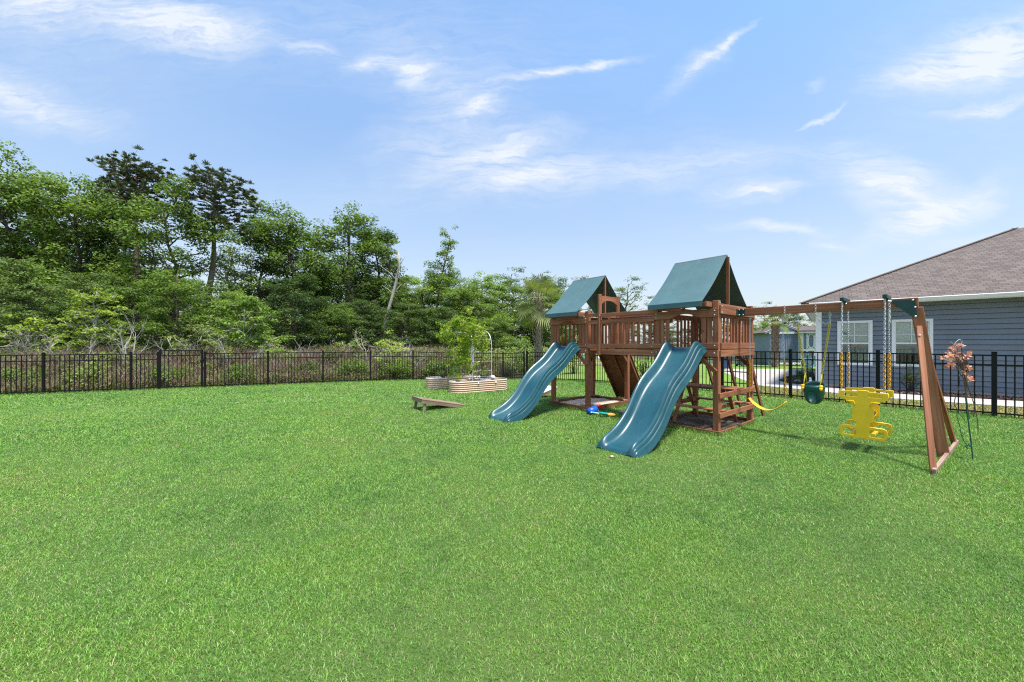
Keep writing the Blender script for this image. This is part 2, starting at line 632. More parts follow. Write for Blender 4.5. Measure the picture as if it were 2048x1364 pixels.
def grass_mat():
    m = bpy.data.materials.new('grass_blade')
    m.use_nodes = True
    n = NT(m.node_tree)
    n.n.clear()
    at_ = n.add('ShaderNodeAttribute', attribute_name='tint').outputs['Fac']
    tc = n.add('ShaderNodeTexCoord').outputs['Object']
    a, _ = n.noise(tc, 0.45, 3, 0.55)
    a2, _ = n.noise(tc, 2.6, 4, 0.62)
    pat = n.math('ADD', n.math('MULTIPLY', a, .45), n.math('MULTIPLY', a2, .55))
    col = n.ramp(at_, [(0.0, (.055, .135, .022)), (0.3, (.145, .315, .044)), (0.68, (.280, .500, .095)), (0.84, (.45, .61, .24)), (0.88, (.38, .36, .18)), (1.0, (.46, .40, .26))])
    patc = n.ramp(pat, [(0.34, (.50, .64, .60)), (0.46, (.96, .98, 1.0)), (0.56, (1.12, 1.06, .95)), (0.66, (1.28, .96, .98))])
    c = n.mix(1.0, col, patc, 'MULTIPLY')
    d = n.add('ShaderNodeBsdfPrincipled')
    n.l.new(c, d.inputs['Base Color'])
    d.inputs['Roughness'].default_value = 0.5
    d.inputs['Specular IOR Level'].default_value = 0.3
    tr = n.add('ShaderNodeBsdfTranslucent')
    n.l.new(c, tr.inputs[0])
    mx = n.add('ShaderNodeMixShader')
    mx.inputs[0].default_value = 0.3
    n.l.new(d.outputs[0], mx.inputs[1])
    n.l.new(tr.outputs[0], mx.inputs[2])
    o = n.add('ShaderNodeOutputMaterial')
    n.l.new(mx.outputs[0], o.inputs[0])
    return m


M['grass'] = grass_mat()
M['leaf_a'] = leafmat('leaf_mid_green', (.065, .112, .024), (.140, .220, .042), (.230, .330, .068))
M['leaf_b'] = leafmat('leaf_deep_green', (.050, .090, .026), (.105, .170, .044), (.180, .255, .068))
M['leaf_c'] = leafmat('leaf_fresh_green', (.090, .150, .028), (.175, .270, .046), (.280, .390, .078), .4)
M['leaf_y'] = leafmat('leaf_yellow_green', (.18, .26, .035), (.32, .41, .06), (.46, .52, .11), .45)
M['needle'] = leafmat('pine_needles', (.045, .068, .028), (.085, .115, .045), (.16, .165, .075), .2)
M['dry_stalk'] = leafmat('dead_stalks', (.17, .105, .08), (.36, .245, .195), (.56, .43, .35), .25, 1.6)
M['weed'] = leafmat('weed_leaves', (.09, .125, .03), (.17, .215, .055), (.28, .32, .10), .35, 0.8)
M['palm'] = leafmat('palm_fronds', (.10, .14, .04), (.19, .23, .07), (.32, .33, .13), .35, 1.2)
M['vine'] = leafmat('vine_leaves', (.12, .21, .022), (.26, .37, .042), (.48, .50, .085), .45, 3)

random.seed(7)
RNG = np.random.default_rng(11)


# ------------------------------------------------------------------ the ground
def sheet(name, poly, dz, mat, step=0.0, label=None, kind='structure'):
    """flat ground sheet following the terrain; poly is a convex-ish outline of Vectors"""
    import bmesh
    bm = bmesh.new()
    vs = [bm.verts.new((p.x, p.y, 0)) for p in poly]
    bm.faces.new(vs)
    if step:
        xs = [p.x for p in poly]
        ys = [p.y for p in poly]
        for ax_, lo_, hi in ((0, min(xs), max(xs)), (1, min(ys), max(ys))):
            k = lo_ + step
            while k < hi:
                co = (k, 0, 0) if ax_ == 0 else (0, k, 0)
                no = (1, 0, 0) if ax_ == 0 else (0, 1, 0)
                bmesh.ops.bisect_plane(bm, geom=bm.verts[:] + bm.edges[:] + bm.faces[:], plane_co=co, plane_no=no)
                k += step
    for v in bm.verts:
        v.co.z = gz(v.co.x, v.co.y) + dz
    bm.normal_update()
    for f in bm.faces:
        if f.normal.z < 0:
            f.normal_flip()
    me = bpy.data.meshes.new(name)
    bm.to_mesh(me)
    bm.free()
    me.materials.append(mat)
    o = bpy.data.objects.new(name, me)
    COL.objects.link(o)
    o['kind'] = kind
    if label:
        o['label'] = label
    return o


# one sheet to the horizon, finer near the plot
gx = np.concatenate([np.array([-1500, -600, -300, -150, -90]), np.arange(-60, 60.1, 1.0), np.array([90, 150, 300, 600, 1500])])
gy = np.concatenate([np.array([-300, -100, -40]), np.arange(-10, 60.1, 1.0), np.array([90, 150, 300, 600, 1500, 2600])])
GX, GY = np.meshgrid(gx, gy)
GZ = hgt(GX, GY) - 0.02
n1, n2 = GX.shape
idx = np.arange(n1 * n2).reshape(n1, n2)
fc = np.stack([idx[:-1, :-1], idx[:-1, 1:], idx[1:, 1:], idx[1:, :-1]], -1).reshape(-1, 4)
g = np_mesh('ground', np.stack([GX, GY, GZ], -1).reshape(-1, 3), fc, M['earth'], smooth=True)
g['kind'] = 'structure'
g['label'] = 'rough brown and green ground reaching away beyond the fences'

# fence lines
FL_DIR = Vector((.912, .410, 0)).normalized()
FL_A = at(-330, 9.9, 0)
P409 = Vector(((409 - CX) / F * 13.45, 13.45, 0))
P826 = Vector(((826 - CX) / F * 16.45, 16.45, 0))
FL_DIR = (P826 - P409).normalized()
CORNER = P826 + FL_DIR * 4.52
FR0 = gp(1581, 797.5)
FR_STEP = (Vector((9.80, 7.52, 0)) - FR0) / 2.0
CORNER = FR0 - FR_STEP * 6.12
CORNER.z = 0

lawn_poly = [Vector((-40, -14, 0)), Vector((14 + 12, -14, 0)), FR0 + FR_STEP * 9, CORNER, P826, P409, P409 - FL_DIR * 26]
sheet('lawn', lawn_poly, 0.0, M['lawn'], 1.0, 'mown green lawn of the yard')


# ------------------------------------------------------------------ grass blades on the lawn
def in_lawn(x, y, marg=0.0):
    a = (x - FR0.x) * (-FR_STEP.y) + (y - FR0.y) * FR_STEP.x          # side of right fence
    a = a / FR_STEP.length
    d = P826 - P409
    b = (x - P409.x) * (-d.y) + (y - P409.y) * d.x
    b = b / d.length
    return (a < -marg) & (b < -marg), a, b


def keep_clear(x, y):
    """false inside the sand box and the soil box"""
    dx, dy = x - AX.x, y - AX.y
    p = dx * U.x + dy * U.y
    q = dx * V.x + dy * V.y
    box1 = (p > 0.0) & (p < 1.07) & (q > 0.0) & (q < 1.6)
    box2 = (p > 2.65) & (p < 3.75) & (q > 0.0) & (q < 1.6)
    return ~(box1 | box2)


def blades(x, y, h, w, seed, lean=0.95):
    r = np.random.default_rng(seed)
    n = len(x)
    z = hgt(x, y)
    th = r.uniform(0, 2 * np.pi, n)
    th2 = r.uniform(0, 2 * np.pi, n)
    ln = r.uniform(0.15, lean * 1.6, n) * h
    dx, dy = np.cos(th) * ln, np.sin(th) * ln
    sx, sy = np.cos(th2) * w / 2, np.sin(th2) * w / 2
    V_ = np.zeros((n, 5, 3), np.float32)
    V_[:, 0] = np.stack([x - sx, y - sy, z - .004], -1)
    V_[:, 1] = np.stack([x + sx, y + sy, z - .004], -1)
    mx, my, mz = x + dx * .35, y + dy * .35, z + h * .6
    V_[:, 2] = np.stack([mx + sx * .9, my + sy * .9, mz], -1)
    V_[:, 3] = np.stack([mx - sx * .9, my - sy * .9, mz], -1)
    V_[:, 4] = np.stack([x + dx, y + dy, z + h * r.uniform(.75, 1.0, n)], -1)
    b = np.arange(n) * 5
    t = np.stack([b, b + 1, b + 2, b, b + 2, b + 3, b + 3, b + 2, b + 4], -1).reshape(-1, 3)
    return V_.reshape(-1, 3), t


def lawn_zone(dens, y0, y1, hm, wm, seed):
    r = np.random.default_rng(seed)
    k = 1.46
    area_w = 2 * (k * y1 + 1.2)
    n = int(dens * area_w * (y1 - y0))
    y = r.uniform(y0, y1, n)
    x = r.uniform(-area_w / 2, area_w / 2, n)
    ok = np.abs(x) < k * y + 1.0
    il, a, b = in_lawn(x, y, -0.02)
    ok &= il & keep_clear(x, y)
    x, y = x[ok], y[ok]
    n = len(x)
    # patchy: thinner, shorter here and there
    pat = np.sin(x * 1.7 + 2 * np.sin(y * 1.1)) * np.cos(y * 1.9 + 1.3 * np.sin(x * .8)) * .5 + .5
    kp = r.uniform(0, 1, n) < (0.62 + .38 * pat)
    x, y, pat = x[kp], y[kp], pat[kp]
    n = len(x)
    h = hm * r.uniform(.55, 1.25, n) * (.8 + .35 * pat)
    w = wm * r.uniform(.7, 1.3, n)
    tint = r.beta(1.6, 1.5, n) * .84
    tall = r.uniform(0, 1, n) < .012
    h[tall] *= 1.7
    V_, t = blades(x, y, h, w, seed + 1)
    dry = r.uniform(0, 1, n) < .05 + .09 * (1 - pat)
    tint[dry] = r.uniform(.86, 1.0, dry.sum())
    return V_, t, np.repeat(tint, 3)


parts = [lawn_zone(32000, .75, 3.0, .0165, .0026, 1), lawn_zone(14500, 3.0, 5.5, .020, .0038, 2),
         lawn_zone(5600, 5.5, 9.5, .029, .0062, 3), lawn_zone(2000, 9.5, 18.6, .040, .011, 4)]
# longer uncut blades along posts, frames and fences


def fringe(segs, per_m, spread, h, w, seed):
    r = np.random.default_rng(seed)
    X, Y = [], []
    for a, b in segs:
        L = (b - a).length
        n = int(L * per_m)
        t = r.uniform(0, 1, n)
        X.append(a.x + (b.x - a.x) * t + r.normal(0, spread, n))
        Y.append(a.y + (b.y - a.y) * t + r.normal(0, spread, n))
    x, y = np.concatenate(X), np.concatenate(Y)
    ok = keep_clear(x, y)
    x, y = x[ok], y[ok]
    n = len(x)
    V_, t_ = blades(x, y, h * r.uniform(.5, 1.3, n), w * r.uniform(.7, 1.3, n), seed + 1, .6)
    return V_, t_, np.repeat(r.beta(1.6, 1.6, n) * .8, 3)


def box_segs(p0, p1, q0, q1):
    c = [PL(p0, q0), PL(p1, q0), PL(p1, q1), PL(p0, q1)]
    return [(c[i], c[(i + 1) % 4]) for i in range(4)]


parts.append(fringe(box_segs(-.04, 1.14, -.05, 1.64) + box_segs(2.61, 3.82, -.05, 1.64), 420, .035, .075, .006, 31))
parts.append(fringe([(PL(-2.33, -.04), PL(-2.47, 2.15))], 380, .04, .055, .005, 32))
parts.append(fringe([(PL(.2, -2.02), PL(.86, -2.02)), (PL(2.88, -2.02), PL(3.54, -2.02))], 420, .03, .04, .005, 33))
parts.append(fringe([(FR0 + FR_STEP * 2.5, CORNER)], 380, .035, .085, .008, 34))
parts.append(fringe([(CORNER, P826), (P826, P409), (P409, P409 - FL_DIR * 9)], 260, .04, .085, .011, 35))
off = 0
VV, TT, NN = [], [], []
for v_, t_, ti in parts:
    VV.append(v_)
    TT.append(t_ + off)
    NN.append(ti)
    off += len(v_)
gr = np_mesh('grass', np.concatenate(VV), np.concatenate(TT), M['grass'], tint=np.concatenate(NN), tri=True)
tag(gr, 'short mown green grass blades covering the whole lawn', 'grass', kind='stuff')
del parts, VV, TT, NN


# ------------------------------------------------------------------ beyond the right fence
def off_line(p, d, o):
    return p + d * o


W0 = Vector((11.31, 12.2, 0))                       # a point of the wall under the first window
WC = W0 - WD * 0.97                                 # corner of the house
patio = [gp(2250, 829), gp(1784, 797.3), gp(1640, 783.5), gp(1602, 779), gp(1514, 771), gp(1452, 747), gp(1440, 738), gp(1600, 738.5), gp(1650, 745), gp(1660, 770), gp(1786, 787.7), gp(2250, 816.2)]
vergeA = [FR0 + FR_STEP * 9 + Vector((.05, .06, 0)), CORNER + Vector((.3, .2, 0)), Vector((1.2, 24, 0)), Vector((3, 34, 0)), Vector((34, 34, 0)), Vector((40, 12, 0)), Vector((30, -8, 0))]
sheet('neighbour_lawn', vergeA, 0.004, M['far_lawn'], 1.0, 'sunlit lawn of the neighbouring plot')
dry = [FR0 + FR_STEP * 8 + V * .05, FR0 - FR_STEP * .9 + V * .05, gp(1500, 772), gp(1600, 781), gp(1784, 799), gp(2250, 831), FR0 + FR_STEP * 8 + V * 3]
sheet('dry_verge', dry, 0.008, M['dry'], 0, 'patchy yellowed strip of grass between fence and concrete path')
sheet('concrete_path', patio, 0.012, M['concrete'], 0, 'pale concrete path and patio beside the blue house')
mulch = [gp(2250, 815), gp(1786, 787), gp(1660, 775), gp(1612, 770.5), gp(1575, 766.6), gp(1558, 762), gp(1568, 756), gp(1585, 752), gp(1605, 751), WC + Vector((.3, 1.5, 0)), WC + WD * 8, WC + WD * 10 + WN * 1.2]
sheet('mulch_bed', mulch, 0.02, M['mulch'], 0, 'dark mulch bed along the foot of the blue house')

# mulch chips and dry tufts so the beds do not look painted
def chips(name, poly, n, mat, seed, s=(.02, .05), zz=.03, label=None, cat=None, hh=0.0):
    r = np.random.default_rng(seed)
    xs = np.array([p.x for p in poly])
    ys = np.array([p.y for p in poly])
    x = r.uniform(xs.min(), xs.max(), n * 3)
    y = r.uniform(ys.min(), ys.max(), n * 3)
    ins = np.zeros(len(x), bool)
    j = len(xs) - 1
    for i in range(len(xs)):
        c = ((ys[i] > y) != (ys[j] > y)) & (x < (xs[j] - xs[i]) * (y - ys[i]) / (ys[j] - ys[i] + 1e-12) + xs[i])
        ins ^= c
        j = i
    x, y = x[ins][:n], y[ins][:n]
    m = len(x)
    c = np.stack([x, y, hgt(x, y) + zz + r.uniform(0, .02, m)], -1)
    a = r.normal(0, 1, (m, 3))
    a[:, 2] = a[:, 2] * .35 + hh
    a /= np.linalg.norm(a, axis=1)[:, None]
    b = np.cross(a, r.normal(0, 1, (m, 3)))
    b /= np.linalg.norm(b, axis=1)[:, None]
    L = r.uniform(s[0], s[1], m)[:, None]
    V_ = np.stack([c - a * L, c + b * L * .3, c + a * L, c - b * L * .3], 1).reshape(-1, 3)
    f = np.arange(m * 4).reshape(-1, 4)
    o = np_mesh(name, V_, f, mat, tint=r.uniform(0, 1, m))
    tag(o, label, cat, kind='stuff')
    return o


M['chip'] = leafmat('mulch_chips', (.02, .014, .012), (.06, .038, .032), (.17, .11, .09), 0, 2)
M['dry_blade'] = leafmat('dry_blades', (.15, .15, .05), (.26, .25, .09), (.40, .36, .18), .3, .8)
chips('mulch_chips', mulch, 9000, M['chip'], 5, (.02, .055), .03, 'loose dark bark chips on the bed by the blue house', 'mulch')
chips('verge_grass', dry, 26000, M['dry_blade'], 6, (.02, .04), .02, 'short yellowed grass between fence and path', 'grass', 1.6)


# ------------------------------------------------------------------ metal fences
def fence_panel(a, b, za, zb, n, ztop=1.27, bars=(1.255, 1.06, .085)):
    """one run of pickets between two posts"""
    mb = MB()
    d = b - a
    up = Vector((0, 0, 1))
    for zz in bars:
        mb.bar(a + up * (za + zz), b + up * (zb + zz), .026, .030)
    for i in range(1, n):
        t = i / n
        p = a + d * t
        z0 = za + (zb - za) * t
        mb.bar(p + up * (z0 + .015), p + up * (z0 + ztop - .005), .019, .019, d.normalized())
    return mb


def fence(root, pts, npick, inner=True, post_h=1.32, post_w=.062):
    """pts on the ground; posts at each, panels between"""
    for i, p in enumerate(pts):
        z = gz(p.x, p.y)
        mb = MB()
        d = (pts[min(i + 1, len(pts) - 1)] - pts[max(i - 1, 0)]).normalized()
        mb.bar(Vector((p.x, p.y, z - .1)), Vector((p.x, p.y, z + post_h)), post_w, post_w, d)
        mb.bar(Vector((p.x, p.y, z + post_h)), Vector((p.x, p.y, z + post_h + .014)), post_w + .012, post_w + .012, d)
        mb.build('post', M['black'], root, bevel=.004)
        if i < len(pts) - 1:
            q = pts[i + 1]
            e = (q - p).normalized() * (post_w / 2)
            npk = max(2, round((q - p).length / .1135))
            pn = fence_panel(Vector((p.x, p.y, 0)) + e, Vector((q.x, q.y, 0)) - e, z, gz(q.x, q.y), npk)
            pn.build('panel', M['black'], root)


def on_line(px, A, D):
    """point of a line at photo column px"""
    k = (px - CX) / F
    t = (k * A.y - A.x) / (D.x - k * D.y)
    return A + D * t


root = empty('metal_fence')
lp = [on_line(x, P409, FL_DIR) for x in (262, 87)]
stepL = (lp[1] - lp[0])
pts = [on_line(316.5, P409, FL_DIR), lp[0], lp[1]] + [lp[1] + stepL * k for k in range(1, 5)]
fence(root, pts, 16)
tag(root, 'black metal picket fence left of the gate, running out of the photo', 'fence', 'black metal fence runs around the lawn')
root = empty('metal_fence')
pts = [on_line(x, P409, FL_DIR) for x in (410, 536, 646, 741, 826)]
far_d = (CORNER - P826)
pts += [P826 + far_d * t for t in (.4, .8)] + [CORNER]
fence(root, pts, 16)
tag(root, 'black metal picket fence from the gate past the planters to the far corner', 'fence', 'black metal fence runs around the lawn')
root = empty('metal_fence')
pts = [FR0 + FR_STEP * k for k in range(-5, 5)]
fence(root, [CORNER + FR_STEP * .12] + pts, 16, post_w=.070)
tag(root, 'black metal picket fence between the play set and the blue house', 'fence', 'black metal fence runs around the lawn')
# gate
ga, gb = on_line(320, P409, FL_DIR), on_line(404, P409, FL_DIR)
root = empty('metal_gate', (0, 0, 0))
za = gz(ga.x, ga.y)
mb = MB()
for p in (ga, gb):
    mb.bar((p.x, p.y, za + .05), (p.x, p.y, za + 1.40), .05, .05, FL_DIR)
for zz in (1.37, 1.19, .09):
    e = FL_DIR * .025
    mb.bar(ga + e + Vector((0, 0, za + zz)), gb - e + Vector((0, 0, za + zz)), .03, .035)
mb.build('gate_frame', M['black'], root, bevel=.003)
mb = MB()
for i in range(1, 10):
    p = ga.lerp(gb, i / 10)
    mb.bar((p.x, p.y, za + .07), (p.x, p.y, za + 1.36), .017, .017, FL_DIR)
mb.build('pickets', M['black'], root)
mb = MB()
mb.box((gb.x, gb.y, za + 1.0) , (.07, .12, .10), math.atan2(FL_DIR.y, FL_DIR.x))
mb.build('latch', M['black'], root, bevel=.006)
tag(root, 'black metal picket gate standing a little taller than the fence', 'gate')


# ------------------------------------------------------------------ the play set
CE, CD_ = M['cedar'], M['cedar_dark']
play = empty('play_set', AX, math.atan2(-U.y, -U.x))
tag(play, 'reddish wooden play set with two green-roofed towers joined by a bridge', 'play set')


def L3(p, q, z):
    """play-set coordinates: p along the set to the left, q to the back"""
    return Vector((-p, q, z))


def bolts(pts, n=(0, -1, 0), parent=None, r=.011):
    n = Vector(n)
    for p in pts:
        mb = MB()
        mb.tube([p, p + n * .008, p + n * .012], [r, r, r * .5], 8)
        mb.build('bolt', M['bolt'], parent, smooth=False)


def part(mb, name, mat, parent, bevel=.005, **k):
    return mb.build(name, mat, parent, bevel=bevel, **k)


def one(name, parent, a, b, w, h, up=(0, 0, 1), mat=None, bevel=.005):
    mb = MB()
    mb.bar(a, b, w, h, up)
    return part(mb, name, mat or CE, parent, bevel)


def tower(p0, p1, label, post_z):
    """a square tower; p0 its right end, p1 its left end"""
    T = empty('tower', (0, 0, 0), 0, play)
    T['label'] = label
    Q1 = 1.58
    hp = .045
    for (p, q, zt) in ((p0, 0, post_z), (p1, 0, post_z - .03), (p0, Q1, post_z), (p1, Q1, post_z - .03)):
        sgn = 1 if p == p0 else -1
        sq = 1 if q == 0 else -1
        one('post', T, L3(p + sgn * hp, q + sq * hp, 0), L3(p + sgn * hp, q + sq * hp, zt), .09, .09, (0, 1, 0))
    # deck
    mb = MB()
    n = 10
    for i in range(n):
        q = .06 + (Q1 - .12) * (i + .5) / n
        mb.bar(L3(p0 + .02, q, 1.405), L3(p1 - .02, q, 1.405), (Q1 - .12) / n - .012, .026)
    part(mb, 'deck', CE, T, .003)
    # rim boards, lower pair front and back, left and right
    for q, s in ((0, -1), (Q1, 1)):
        one('rim_board', T, L3(p0 - .0, q + s * .016, 1.335), L3(p1, q + s * .016, 1.335), .032, .115)
    for p, s in ((p0, -1), (p1, 1)):
        one('rim_board', T, L3(p + s * .014, .03, 1.335), L3(p + s * .014, Q1 - .03, 1.335), .028, .112)
    return T


def pickets(T, pts, z0, z1, w, t, along):
    for p in pts:
        one('picket', T, Vector((p.x, p.y, z0)), Vector((p.x, p.y, z1)), w, t, Vector((0, 0, 1)).cross(Vector(along)), bevel=.003)


def arch_board(p0, p1, q, ztop, zlow, rise, t=.03, axis='p', legs=.22):
    """board whose lower edge is cut to a shallow arch"""
    mb = MB()
    up, lowl = [], []
    n = 16
    for i in range(n + 1):
        s = i / n
        u = p0 + (p1 - p0) * s
        k = (s - legs) / (1 - 2 * legs)
        z = zlow
        if 0 < k < 1:
            z = zlow + rise * math.sin(math.pi * k) ** .6
        lowl.append((u, z))
        up.append((u, ztop))
    poly2 = lowl + up[::-1]
    f = (lambda u, z, o: L3(u, q + o, z)) if axis == 'p' else (lambda u, z, o: L3(q + o, u, z))
    n0 = len(mb.v)
    for o in (-t / 2, t / 2):
        for i in range(n + 1):
            mb.v.append(f(lowl[i][0], lowl[i][1], o))
            mb.v.append(f(up[i][0], up[i][1], o))
    m = 2 * (n + 1)
    r = random.random() * 20
    for i in range(n):
        a, b, c, d = 2 * i, 2 * i + 1, 2 * i + 3, 2 * i + 2
        uvq = [(r + lowl[i][0], lowl[i][1]), (r + up[i][0], up[i][1]), (r + up[i + 1][0], up[i + 1][1]), (r + lowl[i + 1][0], lowl[i + 1][1])]
        mb.face((a, b, c, d), uvq)
        mb.face((m + d, m + c, m + b, m + a), uvq[::-1])
        mb.face((a, d, m + d, m + a), uvq)
        mb.face((b, m + b, m + c, c), uvq)
    mb.face((0, m, m + 1, 1))
    mb.face((2 * n, 2 * n + 1, m + 2 * n + 1, m + 2 * n))
    return mb


def canopy(T, p0, p1, q0, q1, zr, ze, valance=.085, sag=.05):
    """peaked canvas roof; ridge along p"""
    mb = MB()
    P = []
    n = 12
    qm = (q0 + q1) / 2
    m = 8
    for j in range(m + 1):
        p = p0 + (p1 - p0) * j / m
        row = []
        row.append(L3(p, q0 - .004, ze - valance))
        for i in range(n + 1):
            s = i / n
            q = q0 + (qm - q0) * s
            z = ze + (zr - ze) * s - sag * math.sin(math.pi * s) * (0.75 + .25 * math.cos(j * 2.4))
            row.append(L3(p, q, z))
        for i in range(1, n + 1):
            s = 1 - i / n
            q = q1 + (qm - q1) * s
            z = ze + (zr - ze) * s - sag * math.sin(math.pi * s)
            row.append(L3(p, q, z))
        row.append(L3(p, q1 + .004, ze - valance))
        P.append(row)
    mb.grid(P)
    o = mb.build('roof_canopy', M['canvas'], T, smooth=True, solid=.006)
    md = o.modifiers.new('es', 'EDGE_SPLIT')
    md.split_angle = math.radians(35)
    mb = MB()
    for s in (.5,):
        p = p0 + (p1 - p0) * s
        pts = [r_ for r_ in P[m // 2][1:-1]]
        mb.tube([v + Vector((0, 0, .006)) for v in pts], .0035, 4)
    mb.build('roof_seam', M['canvas'], o)
    # ridge pole and king posts
    one('ridge_pole', T, L3(p0 + .01, qm, zr - .035), L3(p1 - .01, qm, zr - .035), .04, .05, mat=CD_)
    return o


# right-hand tower
RT = tower(0.0, 1.10, 'taller-looking right tower above the picnic table', 2.20)
LT = tower(2.65, 3.78, 'left tower above the sandbox', 2.20)
Q1 = 1.58
for T, a, b in ((RT, 0.0, 1.10), (LT, 2.65, 3.78)):
    # eaves boards running front to back under the canopy edges, sticking out at the front
    for p, s in ((a + .03, 1), (b - .03, -1)):
        one('roof_beam', T, L3(p + s * .085, -.20, 2.135), L3(p + s * .085, Q1 + .20, 2.135), .034, .085)
    for q in (-.16, Q1 + .16):
        one('eave_rail', T, L3(a + .14, q, 2.13), L3(b - .14, q, 2.13), .03, .07, mat=CD_)
    # king post at both gable ends
    for p in (a + .155, b - .155):
        one('king_post', T, L3(p, Q1 / 2, 2.1), L3(p, Q1 / 2, 3.04), .055, .035, (0, 1, 0))
    # front arched header and side boards
    mb = arch_board(a - .01, b + .01, -.018, 2.065, 1.93, .075, legs=.3)
    part(mb, 'arched_header', CE, T, .003)
    mb = arch_board(a - .01, b + .01, Q1 + .018, 2.065, 1.93, .075, legs=.3)
    part(mb, 'arched_header', CE, T, .003)
    # front: low board and pickets each side of the slide opening
    w = b - a
    for (s0, s1) in ((a - .005, a + .27), (b - .27, b + .005)):
        one('low_rail', T, L3(s0, -.016, 1.455), L3(s1, -.016, 1.455), .03, .10)
    for dq in (0, 1):
        qq = .012 if dq == 0 else Q1 - .012
        pts = [L3(a + .14, qq, 0), L3(a + .235, qq, 0), L3(b - .14, qq, 0), L3(b - .235, qq, 0)]
        if dq == 1:
            pts += [L3(a + .33, qq, 0), L3(b - .33, qq, 0)]
        pickets(T, pts, 1.42, 1.96, .072, .022, (1, 0, 0))
    bolts([L3(a + .045, -.035, 2.03), L3(a + .045, -.035, 1.96), L3(a + .045, -.033, 1.46), L3(a + .05, -.033, 1.34), L3(b - .045, -.035, 2.03), L3(b - .045, -.035, 1.96), L3(b - .045, -.033, 1.34)], (0, -1, 0), T)

canopy(RT, .165, 1.12, -.215, Q1 + .215, 3.085, 2.185)
canopy(LT, 2.78, 3.76, -.215, Q1 + .215, 3.085, 2.185)

# right tower, right side: beam board, rails, pickets, picnic-level rails
for (z, hh, q0, q1, off_) in ((2.05, .15, .02, Q1 - .02, -.016), (1.455, .105, .06, Q1 - .02, -.014)):
    one('side_board', RT, L3(off_, q0, z), L3(off_, q1, z), .03, hh)
one('side_board', RT, L3(.012, .09, 1.955), L3(.012, Q1 - .09, 1.955), .028, .05, mat=CD_)
qs = np.linspace(.16, Q1 - .14, 10)
pickets(RT, [L3(.03, q, 0) for q in qs], 1.42, 1.96, .055, .022, (0, 1, 0))
bolts([L3(-.032, .05, 2.10), L3(-.032, .05, 2.0), L3(0, .05, 2.16), L3(-.0, .04, 1.38)], (1, 0, 0), RT)
one('tower_rail', RT, L3(-.014, .0, .645), L3(-.014, Q1, .645), .028, .085)
one('tower_rail', RT, L3(-.014, .0, .325), L3(-.014, Q1, .325), .028, .085)
one('tower_rail', RT, L3(1.114, .0, .645), L3(1.114, Q1, .645), .028, .085)
one('tower_rail', RT, L3(1.114, .0, .325), L3(1.114, Q1, .325), .028, .085)
# right tower, left side is open to the bridge; partial pickets at the back
pickets(RT, [L3(1.07, q, 0) for q in (.80, .95, 1.10, 1.25, 1.40)], 1.42, 2.0, .06, .022, (0, 1, 0))
one('side_board', RT, L3(1.114, .7, 2.02), L3(1.114, Q1, 2.02), .028, .10)
# left tower sides
pickets(LT, [L3(3.745, q, 0) for q in np.linspace(.18, Q1 - .18, 9)], 1.42, 1.96, .055, .022, (0, 1, 0))
one('side_board', LT, L3(3.794, .02, 2.03), L3(3.794, Q1 - .02, 2.03), .028, .13)
one('side_board', LT, L3(3.794, .02, 1.455), L3(3.794, Q1 - .02, 1.455), .028, .10)
pickets(LT, [L3(2.685, q, 0) for q in (.80, .95, 1.10, 1.25, 1.40)], 1.42, 2.0, .06, .022, (0, 1, 0))
one('side_board', LT, L3(2.636, .7, 2.02), L3(2.636, Q1, 2.02), .028, .10)

# knee braces under the decks
for T, a, b in ((RT, 0, 1.10), (LT, 2.65, 3.78)):
    for q in (-.016, Q1 + .016):
        one('knee_brace', T, L3(a + .035, q, 1.03), L3(a + .33, q, 1.31), .03, .07)
        if T is RT:
            one('knee_brace', T, L3(b - .035, q, 1.03), L3(b - .33, q, 1.31), .03, .07)
    for p in (a + .02, b - .02):
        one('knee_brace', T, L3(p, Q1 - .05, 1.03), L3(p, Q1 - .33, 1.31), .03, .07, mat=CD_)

# ground frames
for T, a, b, z, hh in ((RT, 0, 1.10, .04, .07), (LT, 2.65, 3.78, .06, .12)):
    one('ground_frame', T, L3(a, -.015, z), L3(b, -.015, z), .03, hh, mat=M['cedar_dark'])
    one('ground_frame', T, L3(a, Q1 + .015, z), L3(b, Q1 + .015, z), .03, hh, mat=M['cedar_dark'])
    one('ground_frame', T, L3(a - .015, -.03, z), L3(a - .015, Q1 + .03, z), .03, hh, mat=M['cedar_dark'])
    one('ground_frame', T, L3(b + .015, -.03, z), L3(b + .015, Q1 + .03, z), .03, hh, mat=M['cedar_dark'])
for (p, q, sp, sq) in ((2.65, Q1, 1, -1), (3.78, 0, -1, 1), (2.65, 0, 1, 1), (3.78, Q1, -1, -1)):
    mb = MB()
    mb.prism([L3(p, q, .122), L3(p + sp * .24, q, .122), L3(p, q + sq * .24, .122)], (0, 0, 0), (0, 0, .018))
    mb.build('corner_seat', M['cedar_grey'], LT)
# sand and soil fill
P = [[L3(2.66 + 1.11 * i / 14, .01 + 1.56 * j / 18, .062 + .016 * math.sin(i * 1.3 + j) * math.cos(j * .9)) for j in range(19)] for i in range(15)]
mb = MB()
mb.grid([r_[::-1] for r_ in P])
s_ = mb.build('sandbox_sand', M['sand'], LT, smooth=True)
P = [[L3(.01 + 1.08 * i / 14, .01 + 1.56 * j / 18, .018 + .014 * math.sin(i * 2.3 + j) * math.cos(j * 1.9)) for j in range(19)] for i in range(15)]
mb = MB()
mb.grid([r_[::-1] for r_ in P])
mb.build('soil_bed', M['bare_soil'], RT, smooth=True)

